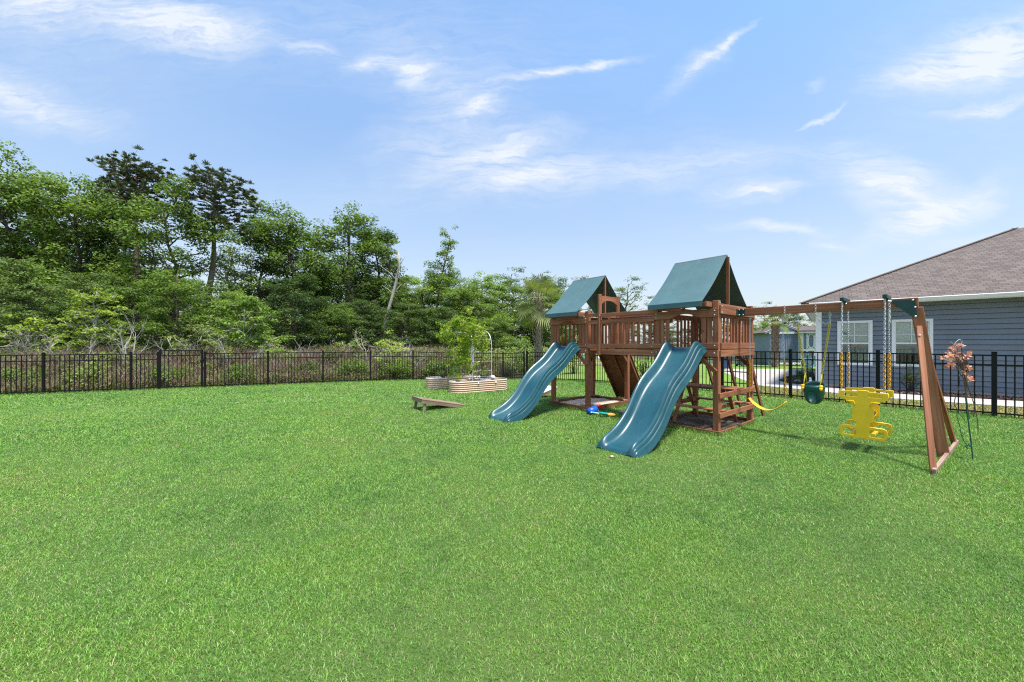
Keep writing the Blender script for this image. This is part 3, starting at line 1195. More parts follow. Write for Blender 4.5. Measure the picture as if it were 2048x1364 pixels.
# bridge between the towers
BR = empty('bridge', (0, 0, 0), 0, play)
for q in (-.012, .66):
    one('bridge_beam', BR, L3(1.06, q, 1.325), L3(2.42, q, 1.325), .034, .11)
    one('bridge_rail', BR, L3(1.10, q, 1.445), L3(2.68, q, 1.445), .03, .085)
    one('bridge_rail', BR, L3(1.10, q, 1.945), L3(2.68, q, 1.945), .03, .085)
    one('top_rail', BR, L3(1.02, q - .01, 2.085), L3(2.32, q - .01, 2.085), .032, .075)
one('top_rail', BR, L3(2.40, -.016, 2.10), L3(2.66, -.016, 2.10), .03, .07)
mb = MB()
for i in range(13):
    p = 1.13 + i * .118
    mb.bar(L3(p, .02, 1.40), L3(p, .63, 1.40), .105, .024)
part(mb, 'bridge_deck', CE, BR, .003)
for q in (.012, .636):
    pickets(BR, [L3(p, q, 0) for p in np.linspace(1.2, 2.2, 9)], 1.41, 1.92, .052, .022, (1, 0, 0))
    pickets(BR, [L3(p, q, 0) for p in (2.44, 2.53)], 1.41, 1.92, .052, .022, (1, 0, 0))
one('top_rail', BR, L3(1.15, .30, 2.03), L3(2.3, .30, 2.03), .05, .03, mat=CD_)
# arched gateway at the left end of the bridge
for q in (-.02, .62):
    one('arch_post', BR, L3(2.33, q, 1.25), L3(2.33, q, 2.53), .085, .05, (1, 0, 0))
mb = arch_board(.0, .60, 2.33, 2.50, 2.30, .11, t=.03, axis='q', legs=.02)
part(mb, 'gateway_arch', CE, BR, .003)
bolts([L3(2.33, -.05, 2.12), L3(2.33, -.05, 1.42), L3(2.30, -.05, 2.08), L3(1.14, -.035, 1.44), L3(1.14, -.035, 1.33)], (0, -1, 0), BR)

# climbing wall at the back of the left tower
CWL = empty('climbing_wall', (0, 0, 0), 0, play)
A0, A1 = (1.6, 1.30), (2.45, 0.02)
mb = MB()
n = 11
for i in range(n):
    s0, s1 = (i + .5) / n, 0
    q = A0[0] + (A1[0] - A0[0]) * s0
    z = A0[1] + (A1[1] - A0[1]) * s0
    dz = Vector((0, A1[0] - A0[0], A1[1] - A0[1]))
    mb.bar(L3(2.66, q, z), L3(3.60, q, z), dz.length / n - .004, .024, Vector((0, -dz.z, dz.y)).normalized())
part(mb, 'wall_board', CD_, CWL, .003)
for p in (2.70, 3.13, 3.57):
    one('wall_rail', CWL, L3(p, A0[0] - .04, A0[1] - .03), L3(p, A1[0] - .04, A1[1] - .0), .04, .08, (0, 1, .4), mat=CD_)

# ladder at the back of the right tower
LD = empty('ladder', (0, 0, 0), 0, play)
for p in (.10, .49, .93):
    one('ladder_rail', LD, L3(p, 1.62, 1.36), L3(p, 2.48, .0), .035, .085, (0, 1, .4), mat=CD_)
for i in range(5):
    s = (i + .8) / 5.6
    q, z = 1.62 + .86 * s, 1.36 * (1 - s)
    mb = MB()
    mb.tube([L3(.11, q, z), L3(.92, q, z)], .011, 8)
    mb.build('rung', M['black'], LD, smooth=True)

# picnic table built into the right tower
PT = empty('picnic_table', (0, 0, 0), 0, play)
PT['label'] = 'small wooden picnic table built under the right tower'
for (q, z, w) in ((.66, .70, .15), (.82, .70, .15), (.98, .70, .15)):
    one('table_board', PT, L3(-.02, q, z), L3(1.14, q, z), w - .01, .026, mat=CE)
for q in (.20, 1.38):
    one('bench_board', PT, L3(-.02, q, .385), L3(1.14, q, .385), .16, .026, mat=CE)
for p in (.20, .92):
    for s in (-1, 1):
        one('table_leg', PT, L3(p, .82 + s * .08, .68), L3(p, .82 + s * .47, .03), .03, .06, (1, 0, 0), mat=CE)
    one('cross_piece', PT, L3(p + .03, .14, .36), L3(p + .03, 1.46, .36), .028, .06, mat=CE)

# swing beam, brackets and end frame
QB = .79
BM = one('swing_beam', play, L3(-.03, QB, 2.035), L3(-2.14, QB, 2.035), .085, .125)
mb = MB()
mb.box(L3(-.075, QB - .047, 2.035), (.12, .008, .12))
mb.box(L3(-.036, QB - .09, 2.035), (.008, .10, .12))
o = mb.build('beam_bracket', M['green_metal'], play, bevel=.003)
bolts([L3(-.05, QB - .052, 2.08), L3(-.11, QB - .052, 2.08), L3(-.05, QB - .052, 1.99), L3(-.11, QB - .052, 1.99)], (0, -1, 0), o)
EF = empty('end_frame', (0, 0, 0), 0, play)
EF['label'] = 'splayed wooden end frame of the swing beam'
# legs: near, middle strut, far, and the weathered foot board
one('leg', EF, L3(-2.125, QB, 1.97), L3(-2.35, 1.06, .0), .11, .05, (.3, -1, 0), mat=CE)
one('brace', EF, L3(-2.145, QB - .04, 1.72), L3(-2.295, .03, .0), .055, .04, (-.3, 1, 0))
one('brace', EF, L3(-2.185, QB + .1, 1.50), L3(-2.435, 2.05, .0), .055, .04, (.3, 1, 0), mat=CE)
one('foot_board', EF, L3(-2.300, -.04, .035), L3(-2.455, 2.15, .035), .035, .085, mat=M['cedar_grey'])
mb = MB()
mb.prism([L3(-1.87, QB - .05, 2.075), L3(-2.115, QB - .05, 2.075), L3(-2.135, QB - .05, 1.835), L3(-2.10, QB - .05, 1.835)], (0, -.006, 0), (0, 0, 0))
g_ = mb.build('gusset_plate', M['green_metal'], EF, bevel=.002)
bolts([L3(-1.89, QB - .057, 2.065), L3(-2.095, QB - .057, 2.065), L3(-2.115, QB - .057, 1.97), L3(-2.118, QB - .057, 1.85)], (0, -1, 0), g_, .012)
bolts([L3(-2.157, QB - .115, 1.60)], (0, -1, 0), EF, .014)


# slides
def slide(p_c, name_label, wd=1.0):
    prof = [(.02, 1.43, .02), (-.07, 1.425, .07), (-.14, 1.40, .15), (-.24, 1.325, .165), (-.36, 1.21, .16), (-.50, 1.085, .15), (-.66, .975, .145), (-.82, .89, .145), (-.98, .78, .145),
            (-1.12, .645, .145), (-1.24, .50, .14), (-1.36, .36, .135), (-1.50, .245, .13), (-1.64, .155, .125), (-1.78, .100, .115), (-1.90, .072, .105), (-1.98, .060, .085), (-2.03, .045, .05), (-2.06, .0, .02)]
    # smooth the profile
    pr = np.array(prof)
    t = np.linspace(0, len(pr) - 1, 74)
    k = np.arange(len(pr))
    pr = np.stack([np.interp(t, k, pr[:, i]) for i in range(3)], 1)
    for _ in range(4):
        pr[1:-1] = (pr[:-2] + 2 * pr[1:-1] + pr[2:]) / 4
    # section: (offset across, height above floor as share of the wall, drop below floor in m)
    half = [(0, 0, 0), (.08, .0, 0), (.135, .01, 0), (.165, .06, 0), (.185, .22, 0), (.202, .5, 0), (.22, .8, 0), (.232, .95, 0), (.246, 1.0, 0), (.262, .97, 0), (.272, .85, 0),
            (.276, .62, 0), (.277, .60, 0), (.292, .57, 0), (.298, .48, 0), (.302, .16, 0), (.303, .14, 0), (.318, .11, 0), (.324, .02, 0), (.328, -.0, .055), (.340, -.0, .075), (.344, 0, .095)]
    sec = [(-a, b, c) for a, b, c in half[::-1]] + half[1:]
    mb = MB()
    P = []
    N = len(pr)
    for i, (q, z, wl) in enumerate(pr):
        # normal of the profile so walls stand square to the floor
        a = pr[max(i - 1, 0)]
        b = pr[min(i + 1, N - 1)]
        dq, dz = b[0] - a[0], b[1] - a[1]
        L = math.hypot(dq, dz) or 1
        nq, nz = -dz / L * -1, dq / L * -1
        nq, nz = dz / L, -dq / L
        tilt = .45
        flare = 1 + .10 * max(0, 1 - i / 7.0) - .04 * max(0, (i - 30) / 44)
        row = []
        for (u, s, dr) in sec:
            h = s * wl * 1.05 - dr * (0.3 + .7 * min(1, wl / .12))
            zz = z + h * (nz * tilt + (1 - tilt))
            qq = q + h * nq * tilt
            row.append(L3(p_c + u * flare * wd, qq, max(zz, -.015)))
        P.append(row)
    mb.grid(P)
    o = mb.build('slide', M['slide'], play, smooth=True, solid=.008)
    o['label'] = name_label
    return o


s1 = slide(.53, 'blue-green wavy slide on the right tower')
s2 = slide(3.21, 'blue-green wavy slide on the left tower')
for o in (s1, s2):
    md = o.modifiers.new('es', 'EDGE_SPLIT')
    md.split_angle = math.radians(38)

# yellow handles beside the slide openings
for pc in (.53, 3.21):
    for s in (-1, 1):
        mb = MB()
        mb.tube([L3(pc + s * .26, .05, 1.52), L3(pc + s * .26, .01, 1.56), L3(pc + s * .26, .01, 1.64), L3(pc + s * .26, .05, 1.68)], .011, 6)
        mb.build('grab_handle', M['chain_yellow'], RT if pc < 1 else LT, smooth=True)


# ------------------------------------------------------------------ swings (things of their own, hung on the beam)
class CH:
    """collects chains; every chain becomes a mesh of its own"""
    def __init__(s):
        s.l = []

    def new(s):
        s.l.append(MB())
        return s.l[-1]

    def build(s, name, mat, root, smooth=True):
        for m in s.l:
            m.build(name, mat, root, smooth=smooth)


def chain(mb, a, b, r=.0029, link=.042, w=.009, sag=0.0):
    a, b = Vector(a), Vector(b)
    L = (b - a).length
    n = max(2, int(L / (link * .8)))
    d = (b - a).normalized()
    s1_ = d.orthogonal().normalized()
    s2_ = d.cross(s1_)
    for i in range(n):
        t = (i + .5) / n
        c = a.lerp(b, t) + Vector((0, 0, -sag * 4 * t * (1 - t)))
        s_ = s1_ if i % 2 else s2_
        ln = link / 2 * 1.05
        pts = [c + d * ln + s_ * 0, c + d * ln * .6 + s_ * w, c - d * ln * .6 + s_ * w, c - d * ln, c - d * ln * .6 - s_ * w, c + d * ln * .6 - s_ * w]
        mb.tube(pts, r, 5, closed=True)


def hook(mb, a):
    a = Vector(a)
    mb.tube([a + Vector((0, 0, .02)), a, a + Vector((0, 0, -.02))], .008, 6)
    pts = [a + Vector((math.sin(t) * .016, 0, -.035 + math.cos(t) * .02)) for t in np.linspace(0, 2 * math.pi, 9)[:-1]]
    mb.tube(pts, .004, 5, closed=True)


def loc_root(name, p, q, z=0):
    return empty(name, PL(p, q, z), math.atan2(-U.y, -U.x))


def at_local(root_p, root_q, p, q, z):
    return Vector((-(p - root_p), q - root_q, z))


# belt swing
rp, rq = -.45, QB
R_ = loc_root('belt_swing', rp, rq)
fl = lambda p, q, z: at_local(rp, rq, p, q, z)
mc = CH()
for (pa, pb, zb) in ((-.20, -.19, .60), (-.66, -.705, .60)):
    mb = mc.new()
    hook(mb, fl(pa, QB, 1.965))
    chain(mb, fl(pa, QB, 1.93), fl((pa + pb) / 2, QB, 1.22))
mc.build('chain', M['steel'], R_, smooth=True)
mc = CH()
for (pa, pb) in ((-.195, -.19), (-.683, -.705)):
    mb = mc.new()
    chain(mb, fl(pa, QB, 1.22), fl(pb, QB, .66), .005, .044, .0125)
mc.build('coated_chain', M['chain_yellow'], R_, smooth=True)
mc = CH()
for pb in (-.19, -.705):
    mb = mc.new()
    chain(mb, fl(pb, QB, .66), fl(pb, QB, .56))
mc.build('seat_shackle', M['steel'], R_, smooth=True)
P = []
for i in range(17):
    s = i / 16
    p = -.185 - .525 * s
    z = .565 - .17 * math.sin(math.pi * s) ** .85
    hw = .07 * (1 if .08 < s < .92 else .75)
    P.append([fl(p, QB - hw, z), fl(p, QB - hw * .5, z - .006), fl(p, QB, z - .008), fl(p, QB + hw * .5, z - .006), fl(p, QB + hw, z)])
mb = MB()
mb.grid(P)
mb.build('seat', M['yellow'], R_, smooth=True, solid=.012)
tag(R_, 'yellow flat belt swing hanging from the beam nearest the tower', 'swing')

# toddler bucket swing
rp, rq = -1.06, QB
R_ = loc_root('bucket_swing', rp, rq)
fl = lambda p, q, z: at_local(rp, rq, p, q, z)
mc = CH()
for pa in (-.86, -1.25):
    mb = mc.new()
    hook(mb, fl(pa, QB, 1.965))
    chain(mb, fl(pa, QB, 1.93), fl(pa + (.0 if pa > -1 else 0), QB, 1.80), .0036, .046, .011)
    # spare chain looped back over the beam
    q_ = -.16 if pa > -1 else .16
    pts = [fl(pa + .17 - .01, QB - .048, 2.11), fl(pa + .16, QB - .05, 1.95), fl(pa + .12, QB - .03, 1.84), fl(pa + .05, QB - .01, 1.79), fl(pa, QB, 1.81)]
    for i in range(4):
        chain(mb, pts[i], pts[i + 1])
mc.build('chain', M['steel'], R_, smooth=True)
mc = CH()
for pa, pb in ((-.86, -.955), (-1.25, -1.155)):
    mb = mc.new()
    chain(mb, fl(pa, QB, 1.80), fl(pb, QB, 1.03), .005, .044, .0125)
mc.build('coated_chain', M['chain_lime'], R_, smooth=True)
mc = CH()
for pb in (-.955, -1.155):
    mb = mc.new()
    for dq in (-.10, .10):
        mb.tube([fl(pb, QB, 1.04), fl(pb * 1.0, QB + dq, .855)], .008, 6)
mc.build('hanger', M['chain_lime'], R_, smooth=True)
mb = MB()
n = 28
zs = [(.86, 1.0), (.83, 1.02), (.76, .98), (.68, .88), (.62, .72), (.585, .45), (.575, .2)]
P = []
for (z, s) in zs:
    row = []
    for k in range(n + 1):
        t = 2 * math.pi * k / n
        x, y = math.cos(t), math.sin(t)
        e = 2.6
        r = (abs(x) ** e + abs(y) ** e) ** (-1 / e)
        zz = z + (.055 * max(0, y) ** 1.5 * (1 if z > .7 else .3))
        row.append(fl(rp + x * r * .125 * s, rq + y * r * .115 * s, zz))
    P.append(row)
# leg openings at the front: leave faces out
mb2 = MB()
n0 = 0
for r_ in P:
    mb2.v += [Vector(v) for v in r_]
nn = n + 1
for i in range(len(P) - 1):
    for k in range(n):
        t = 360 * (k + .5) / n
        hole = (i in (2, 3, 4)) and (242 < t < 264 or 276 < t < 298)
        if hole:
            continue
        mb2.face((i * nn + k, (i + 1) * nn + k, (i + 1) * nn + k + 1, i * nn + k + 1))
o = mb2.build('seat', M['green_plastic'], R_, smooth=True, solid=.010)
mc = CH()
for pb in (-.945, -1.165):
    mb = mc.new()
    mb.box(fl(pb, rq - .105, .845), (.045, .012, .05))
    mb.tube([fl(pb, rq - .112, .83), fl(pb, rq - .112, .79)], [.022, .016], 10)
mc.build('buckle', M['yellow'], R_)
tag(R_, 'dark green toddler bucket swing with leg holes on yellow chains', 'swing')

# two-seater glider: two identical shield-shaped plates facing each other
rp, rq = -1.64, QB
R_ = loc_root('glider_swing', rp, rq)
fl = lambda p, q, z: at_local(rp, rq, p, q, z)


def plate(q):
    """outline in (u, z): u runs to the right; the plate has cut-outs"""
    out = [(-.245, .83), (-.06, .838), (-.05, .852), (.05, .852), (.06, .838), (.245, .83), (.245, .745), (.20, .735), (.14, .69), (.095, .655), (.085, .62),
           (.108, .595), (.108, .46), (.085, .43), (.066, .42), (.06, .375), (.07, .365), (.20, .36), (.228, .345), (.235, .31), (.232, .235), (.205, .205),
           (-.205, .205), (-.232, .235), (-.235, .31), (-.228, .345), (-.20, .36), (-.07, .365), (-.06, .375), (-.066, .42), (-.085, .43), (-.108, .46), (-.108, .595),
           (-.085, .62), (-.095, .655), (-.14, .69), (-.20, .735), (-.245, .745)]
    holes = []
    for (c, z, a, b) in ((-.125, .787, .074, .026), (.125, .787, .074, .026)):
        holes.append([(c - a + b * (1 - math.cos(t)) * 0 + (a - b) * 0 + (0 if k in () else 0) + (a * (1 + math.copysign(min(1, abs(math.cos(t)) * 1.25), math.cos(t)))), z + b * math.copysign(min(1, abs(math.sin(t)) * 1.3), math.sin(t))) for k, t in enumerate(np.linspace(0, 2 * math.pi, 17)[:-1])])
    for (c, z, a, b) in ((-.135, .282, .074, .050), (.135, .282, .074, .050)):
        holes.append([(c + a * math.copysign(min(1, abs(math.cos(t)) * 1.3), math.cos(t)), z + b * math.copysign(min(1, abs(math.sin(t)) * 1.3), math.sin(t))) for t in np.linspace(0, 2 * math.pi, 17)[:-1]])
    cu = bpy.data.curves.new('plate', 'CURVE')
    cu.dimensions = '2D'
    cu.fill_mode = 'BOTH'
    cu.extrude = .012
    cu.bevel_depth = .005
    cu.bevel_resolution = 2
    for poly in [out] + holes:
        sp = cu.splines.new('POLY')
        sp.points.add(len(poly) - 1)
        for i, (u, z) in enumerate(poly):
            sp.points[i].co = (u, z, 0, 1)
        sp.use_cyclic_u = True
    tmp = bpy.data.objects.new('tmp', cu)
    COL.objects.link(tmp)
    dg = bpy.context.evaluated_depsgraph_get()
    me = bpy.data.meshes.new_from_object(tmp.evaluated_get(dg))
    bpy.data.objects.remove(tmp)
    me.transform(Matrix.Rotation(math.pi / 2, 4, 'X'))
    me.materials.clear()
    me.materials.append(M['yellow'])
    o = bpy.data.objects.new('back_plate', me)
    COL.objects.link(o)
    o.parent = R_
    o.location = (0, q - rq, 0)
    # raised ribs on the face
    mb = MB()
    s = -1 if q < rq else 1
    for u in (-1, 1):
        pts = [(u * .17, .70), (u * .09, .70), (u * .075, .64)]
        mb.tube([Vector((a, s * .020, z)) for a, z in pts], .006, 5)
    rb = mb.build('rib', M['yellow'], o, smooth=True)
    return o


plate(QB - .26)
plate(QB + .26)
mb = MB()
mb.box(fl(rp, rq, .475), (.16, .52, .03))
for s in (-1, 1):
    mb.bar(fl(rp + s * .1, rq - .25, .26), fl(rp + s * .1, rq + .25, .26), .04, .04)
mb.build('cross_bar', M['yellow'], R_, bevel=.008)
mb = MB()
for s in (-1, 1):
    mb.lathe([(.005, -.03), (.075, -.03), (.085, -.01), (.08, .02), (.04, .03), (.005, .03)], 14, (0, s * .09, .52), sx=1.1, sy=.8)
mb.build('seat', M['navy'], R_, smooth=True)
mc = CH()
GP = ((-1.42, QB - .26), (-1.42, QB + .26), (-1.85, QB - .26), (-1.85, QB + .26))
for (p, q) in GP:
    mb = mc.new()
    chain(mb, fl(p, QB + (q - QB) * .8, 2.09), fl(p, q, 1.36), .0029, .04, .009)
chain(mc.new(), fl(-1.885, QB - .14, 2.06), fl(-1.89, QB - .14, 1.78), .0029, .04, .009)
mc.build('chain', M['steel'], R_, smooth=True)
mc = CH()
for (p, q) in GP:
    chain(mc.new(), fl(p, q, .88), fl(p, q, .82))
mc.build('shackle', M['steel'], R_, smooth=True)
mc = CH()
for (p, q) in GP:
    chain(mc.new(), fl(p, q, 1.36), fl(p, q, .88), .0052, .044, .0128)
mc.build('coated_chain', M['chain_yellow'], R_, smooth=True)
for p in (-1.42, -1.85):
    mb = MB()
    mb.bar(fl(p, QB - .235, 2.125), fl(p, QB + .235, 2.125), .045, .05)
    mb.bar(fl(p - .0, QB - .05, 2.06), fl(p, QB - .05, 2.13), .05, .012, (0, 1, 0))
    b_ = mb.build('hanger_bracket', M['green_metal'], R_, bevel=.004)
    bolts([fl(p - .02, QB - .058, 2.07), fl(p + .02, QB - .058, 2.07)], (0, -1, 0), b_, .01)
tag(R_, 'yellow two-seat plastic glider swing on four chains', 'glider swing')


# ------------------------------------------------------------------ toys by the sandbox
def toy_empty(name, p, q, label, cat, rz=0.0, z=0.0, grp=None):
    r_ = empty(name, PL(p, q, z), rz)
    tag(r_, label, cat, grp)
    return r_


r_ = toy_empty('toy_bucket', 2.42, -.17, 'blue plastic toy bucket tipped on its side by the sandbox corner', 'bucket', .5)
mb = MB()
mb.tube([(-.10, 0, .075), (-.02, 0, .085), (.10, 0, .10), (.10, 0, .10), (.0, 0, .09)], [.062, .075, .095, .088, .07], 18)
mb.build('pail', M['blue_plastic'], r_, smooth=True)
mb = MB()
mb.tube([(.10, -.09, .10), (.15, -.07, .04), (.17, 0, .02), (.15, .07, .04), (.10, .09, .10)], .006, 6)
mb.build('handle', M['white'], r_, smooth=True)
r_ = toy_empty('toy_scoop', 2.36, -.02, 'red plastic toy scoop lying on the blue bucket', 'toy', .2, .16)
mb = MB()
mb.tube([(-.05, 0, 0), (-.02, 0, .02), (.03, 0, .025), (.06, 0, .01)], [.022, .034, .034, .015], 12)
mb.build('scoop', M['red_plastic'], r_, smooth=True)
mb = MB()
mb.tube([(.06, 0, .01), (.13, .0, -.01)], .009, 8)
mb.build('handle', M['red_plastic'], r_, smooth=True)
r_ = toy_empty('toy_shovel', 2.22, -.25, 'green and pale blue toy shovel lying in the grass beside the bucket', 'toy', -.4, .02)
mb = MB()
P = [[(.05 + .16 * i / 6, -.06 + .12 * j / 6, .045 + .03 * abs(j - 3) / 3 - .01 * i / 6) for j in range(7)] for i in range(7)]
mb.grid(P)
mb.build('blade', M['teal_plastic'], r_, smooth=True, solid=.012)
mb = MB()
mb.tube([(.05, 0, .05), (-.12, .02, .06)], .016, 8)
mb.tube([(-.12, -.03, .06), (-.12, .07, .06)], .014, 8)
mb.build('handle', M['aqua_plastic'], r_, smooth=True)


def stone(name, p, q, r, mat, label, cat='stone', grp=None, z=.01, fl=.45, seed=0):
    rg = np.random.default_rng(seed)
    o = empty(name, PL(p, q, z))
    mb = MB()
    prof = [(r * math.sin(t) * (1 + .05 * rg.normal()), r * fl * (1 - math.cos(t))) for t in np.linspace(.05, math.pi - .05, 8)]
    mb.lathe(prof, 14, sx=1 + .25 * rg.random(), sy=1 - .2 * rg.random())
    COLL = mb.build(name, mat, None, smooth=True)
    bpy.data.objects.remove(o)
    COLL.location = PL(p, q, z)
    COLL.rotation_euler = (0, 0, rg.random() * 3)
    tag(COLL, label, cat, grp)


stone('stone', 2.02, -.06, .085, M['orange'], 'flat orange stone next to the sandbox frame', seed=1)
stone('stone', 2.03, .40, .09, M['pink_stone'], 'flat pinkish stone between the orange and the pale one', seed=2)
stone('stone', 1.98, .82, .10, M['pale_stone'], 'flat pale yellow stone nearest the right slide', seed=3)
stone('stone', 2.95, .20, .060, M['brown_stone'], 'round brown stone in the sandbox behind the front post', z=.06, seed=4)
stone('stone', 3.22, .16, .040, M['pale_stone'], 'small pale stone in the sand near the front edge', z=.06, seed=5)
stone('stone', 3.30, .22, .028, M['aqua_plastic'], 'small pale blue lump beside the pale stone in the sand', z=.06, seed=6)
stone('rock', .42, -2.28, .030, M['pink_stone'], 'small pinkish rock in the grass before the right slide', 'rock', z=.0, seed=8)


# ------------------------------------------------------------------ cornhole boards
def cornhole(name, hi_r, width_d, len_d, label, mat, leg_mat, W_=.61, L_=1.22, hz=.30):
    """hi_r: right corner of the high end (as seen from the low end)"""
    base = Vector(hi_r)
    r_ = empty(name, (base.x, base.y, gz(base.x, base.y)), math.atan2(len_d.y, len_d.x))
    tag(r_, label, 'game board', 'cornhole boards on the lawn')
    w = Vector((-len_d.y, len_d.x, 0))
    sg = 1 if w.dot(width_d) > 0 else -1
    y1 = sg * W_
    drop = (hz - .04) / L_
    def pt(x, y, dz=0):
        return Vector((x, y * y1, hz - drop * x + dz))
    # top with a round hole
    mb = MB()
    hx, hy_, hr = .22, .5, .075
    ring = [(hx + hr * math.cos(t), hy_ + hr / W_ * math.sin(t)) for t in np.linspace(0, 2 * math.pi, 25)[:-1]]
    outer = []
    for t in np.linspace(0, 2 * math.pi, 25)[:-1]:
        c, s = math.cos(t), math.sin(t)
        k = 1 / max(abs(c), abs(s))
        x = hx + c * k * (L_ - hx if c > 0 else hx)
        y = .5 + s * k * .5
        outer.append((min(max(x, 0), L_), min(max(y, 0), 1)))
    n0 = 0
    for dz in (0, -.014):
        for (x, y) in ring:
            mb.v.append(pt(x, y, dz))
        for (x, y) in outer:
            mb.v.append(pt(x, y, dz))
    n = 24
    for k in range(n):
        k2 = (k + 1) % n
        mb.face((k, k2, n + k2, n + k), [(mb.v[i].x, mb.v[i].y) for i in (k, k2, n + k2, n + k)])
        mb.face((2 * n + k, 3 * n + k, 3 * n + k2, 2 * n + k2), [(mb.v[i].x, mb.v[i].y) for i in (k, n + k, n + k2, k2)])
        mb.face((k, 2 * n + k, 2 * n + k2, k2))
        mb.face((n + k, n + k2, 3 * n + k2, 3 * n + k))
    mb.build('board_top', mat, r_)
    mb = MB()
    for y in (.03, .97):
        mb.bar(pt(.0, y, -.055), pt(L_, y, -.045), .028, .075)
    for x in (.016, L_ - .016):
        mb.bar(pt(x, .05, -.055), pt(x, .95, -.055), .028, .075)
    mb.build('board_frame', leg_mat, r_, bevel=.003)
    for y in (.075, .925):
        one('leg', r_, pt(.10, y, -.05), Vector((.06, y * y1, 0)), .035, .065, (1, 0, 0), mat=leg_mat)
    return r_


h1 = gp(850, 823)
wv_ = (gp(826, 814) - gp(850, 823)).normalized()
ldir = Vector((-wv_.y, wv_.x, 0))
if ldir.x < 0:
    ldir = -ldir
cornhole('cornhole_board', h1 - ldir * .07, wv_, ldir, 'weathered wooden bag-toss board standing alone near the planters, seen from behind', M['grey_wood'], M['grey_wood'], .60, 1.12, .285)
cornhole('cornhole_board', Vector((1.30, 10.6, 0)), Vector((-.66, .75, 0)), Vector((-.75, -.66, 0)), 'pale bag-toss board with a round hole, half hidden behind the left slide', M['white_board'], M['grey_wood'])


# ------------------------------------------------------------------ raised garden beds, arch, vine
def cream_mat():
    m, n, b = newmat('cream_corrugated_metal')
    b.inputs['Base Color'].default_value = (.64, .45, .31, 1)
    b.inputs['Roughness'].default_value = .45
    return m


M['cream'] = cream_mat()
M['potting'] = ground_mat('potting_soil', (.03, .02, .015), (.06, .04, .03), (.10, .075, .05), 4, 40, 1)
BD = Vector((.83, .557, 0)).normalized()
BN = Vector((-.557, .83, 0)).normalized()
BC = Vector((-1.13, 12.62, 0))
LC = BC + BN * 1.62 + BD * -.18


def raised_bed(c, label, L_=2.12, Wd=.72, H_=.36):
    r_ = empty('raised_bed', (c.x, c.y, gz(c.x, c.y) + .02), math.atan2(BD.y, BD.x))
    tag(r_, label, 'planter', 'corrugated raised garden beds')
    n = 40
    R2 = Wd / 2
    s = L_ / 2 - R2
    ring = []
    for k in range(n):
        t = 2 * math.pi * k / n
        x, y = math.cos(t), math.sin(t)
        ring.append((x * R2 + (s if x > 1e-6 else -s if x < -1e-6 else 0), y * R2, x, y))
    mb = MB()
    P = []
    m = 64
    for j in range(m + 1):
        z = H_ * j / m
        o = .017 * math.sin(2 * math.pi * j / m * 5.5)
        P.append([Vector((x + nx * o, y + ny * o, z)) for (x, y, nx, ny) in ring + ring[:1]])
    mb.grid(P)
    mb.build('bed_wall', M['cream'], r_, smooth=True, solid=.004)
    mb = MB()
    mb.tube([Vector((x, y, H_)) for (x, y, a, b) in ring], .010, 6, closed=True)
    mb.build('rim', M['steel'], r_, smooth=True)
    mb = MB()
    mb.v = [Vector((x * .99, y * .99, H_ - .06)) for (x, y, a, b) in ring]
    mb.face(list(range(n)))
    mb.build('potting_soil', M['potting'], r_)
    for x in (-.22, .45):
        mb = MB()
        mb.lathe([(.03, -.015), (.035, 0), (.02, .02)], 8, (x, -R2 - .016, H_ - .07))
        mb.build('bracket', M['steel'], r_)
    return r_


raised_bed(BC, 'cream corrugated oval planter in front, under the metal arch')
raised_bed(LC, 'cream corrugated oval planter behind, left of the arch')

AR = empty('garden_arch', (0, 0, 0))
tag(AR, 'silver metal garden arch with ladder rungs standing between the planters', 'trellis')
a0 = BC + BD * -.24
a1 = BC + BD * .50
b0 = a0 + BN * 1.50
b1 = a1 + BN * 1.50
mb = MB()
ztop = 2.10


def arch_pt(a, b, t):
    """t 0..1 along one hoop from foot a over to foot b"""
    w = (b - a)
    leg = .62 * 1.0
    zb = gz(a.x, a.y)
    zspring = 1.45
    if t < .36:
        return a + Vector((0, 0, zb + zspring * t / .36))
    if t > .64:
        return b + Vector((0, 0, zb + zspring * (1 - t) / .36))
    k = (t - .36) / .28
    th = math.pi * (1 - k)
    # rounded shoulders
    c, s = math.cos(th), math.sin(th)
    cc = math.copysign(abs(c) ** .75, c)
    ss = abs(s) ** .75
    mid = a + w * .5
    return mid + w * (.5 * cc) + Vector((0, 0, zb + zspring + ss * (ztop - zspring)))


for (a, b) in ((a0, b0), (a1, b1)):
    mb.tube([arch_pt(a, b, i / 60) for i in range(61)], .013, 8)
# the doubled upright of the nearest leg
mb.tube([a0 + BD * .04 + Vector((0, 0, 0)), a0 + BD * .04 + Vector((0, 0, 1.5))], .011, 8)
mb.build('hoop', M['steel'], AR, smooth=True)
for t in (.12, .17, .25, .33, .395, .45, .5, .55, .605, .67, .75, .83, .88):
    m2 = MB()
    m2.tube([arch_pt(a0, b0, t), arch_pt(a1, b1, t)], .010, 8)
    m2.build('rung', M['steel'], AR, smooth=True)


# ------------------------------------------------------------------ vegetation tools
def leaves(c, nrm, size, asp, rg, fold=0.0):
    """leaf-shaped quads at c facing nrm"""
    m = len(c)
    a = np.cross(nrm, rg.normal(0, 1, (m, 3)))
    a /= np.linalg.norm(a, axis=1)[:, None] + 1e-9
    b = np.cross(nrm, a)
    L = (size * .5)[:, None]
    w = L * asp
    V_ = np.stack([c - a * L, c + b * w + a * L * .1, c + a * L, c - b * w + a * L * .1], 1)
    return V_.reshape(-1, 3)


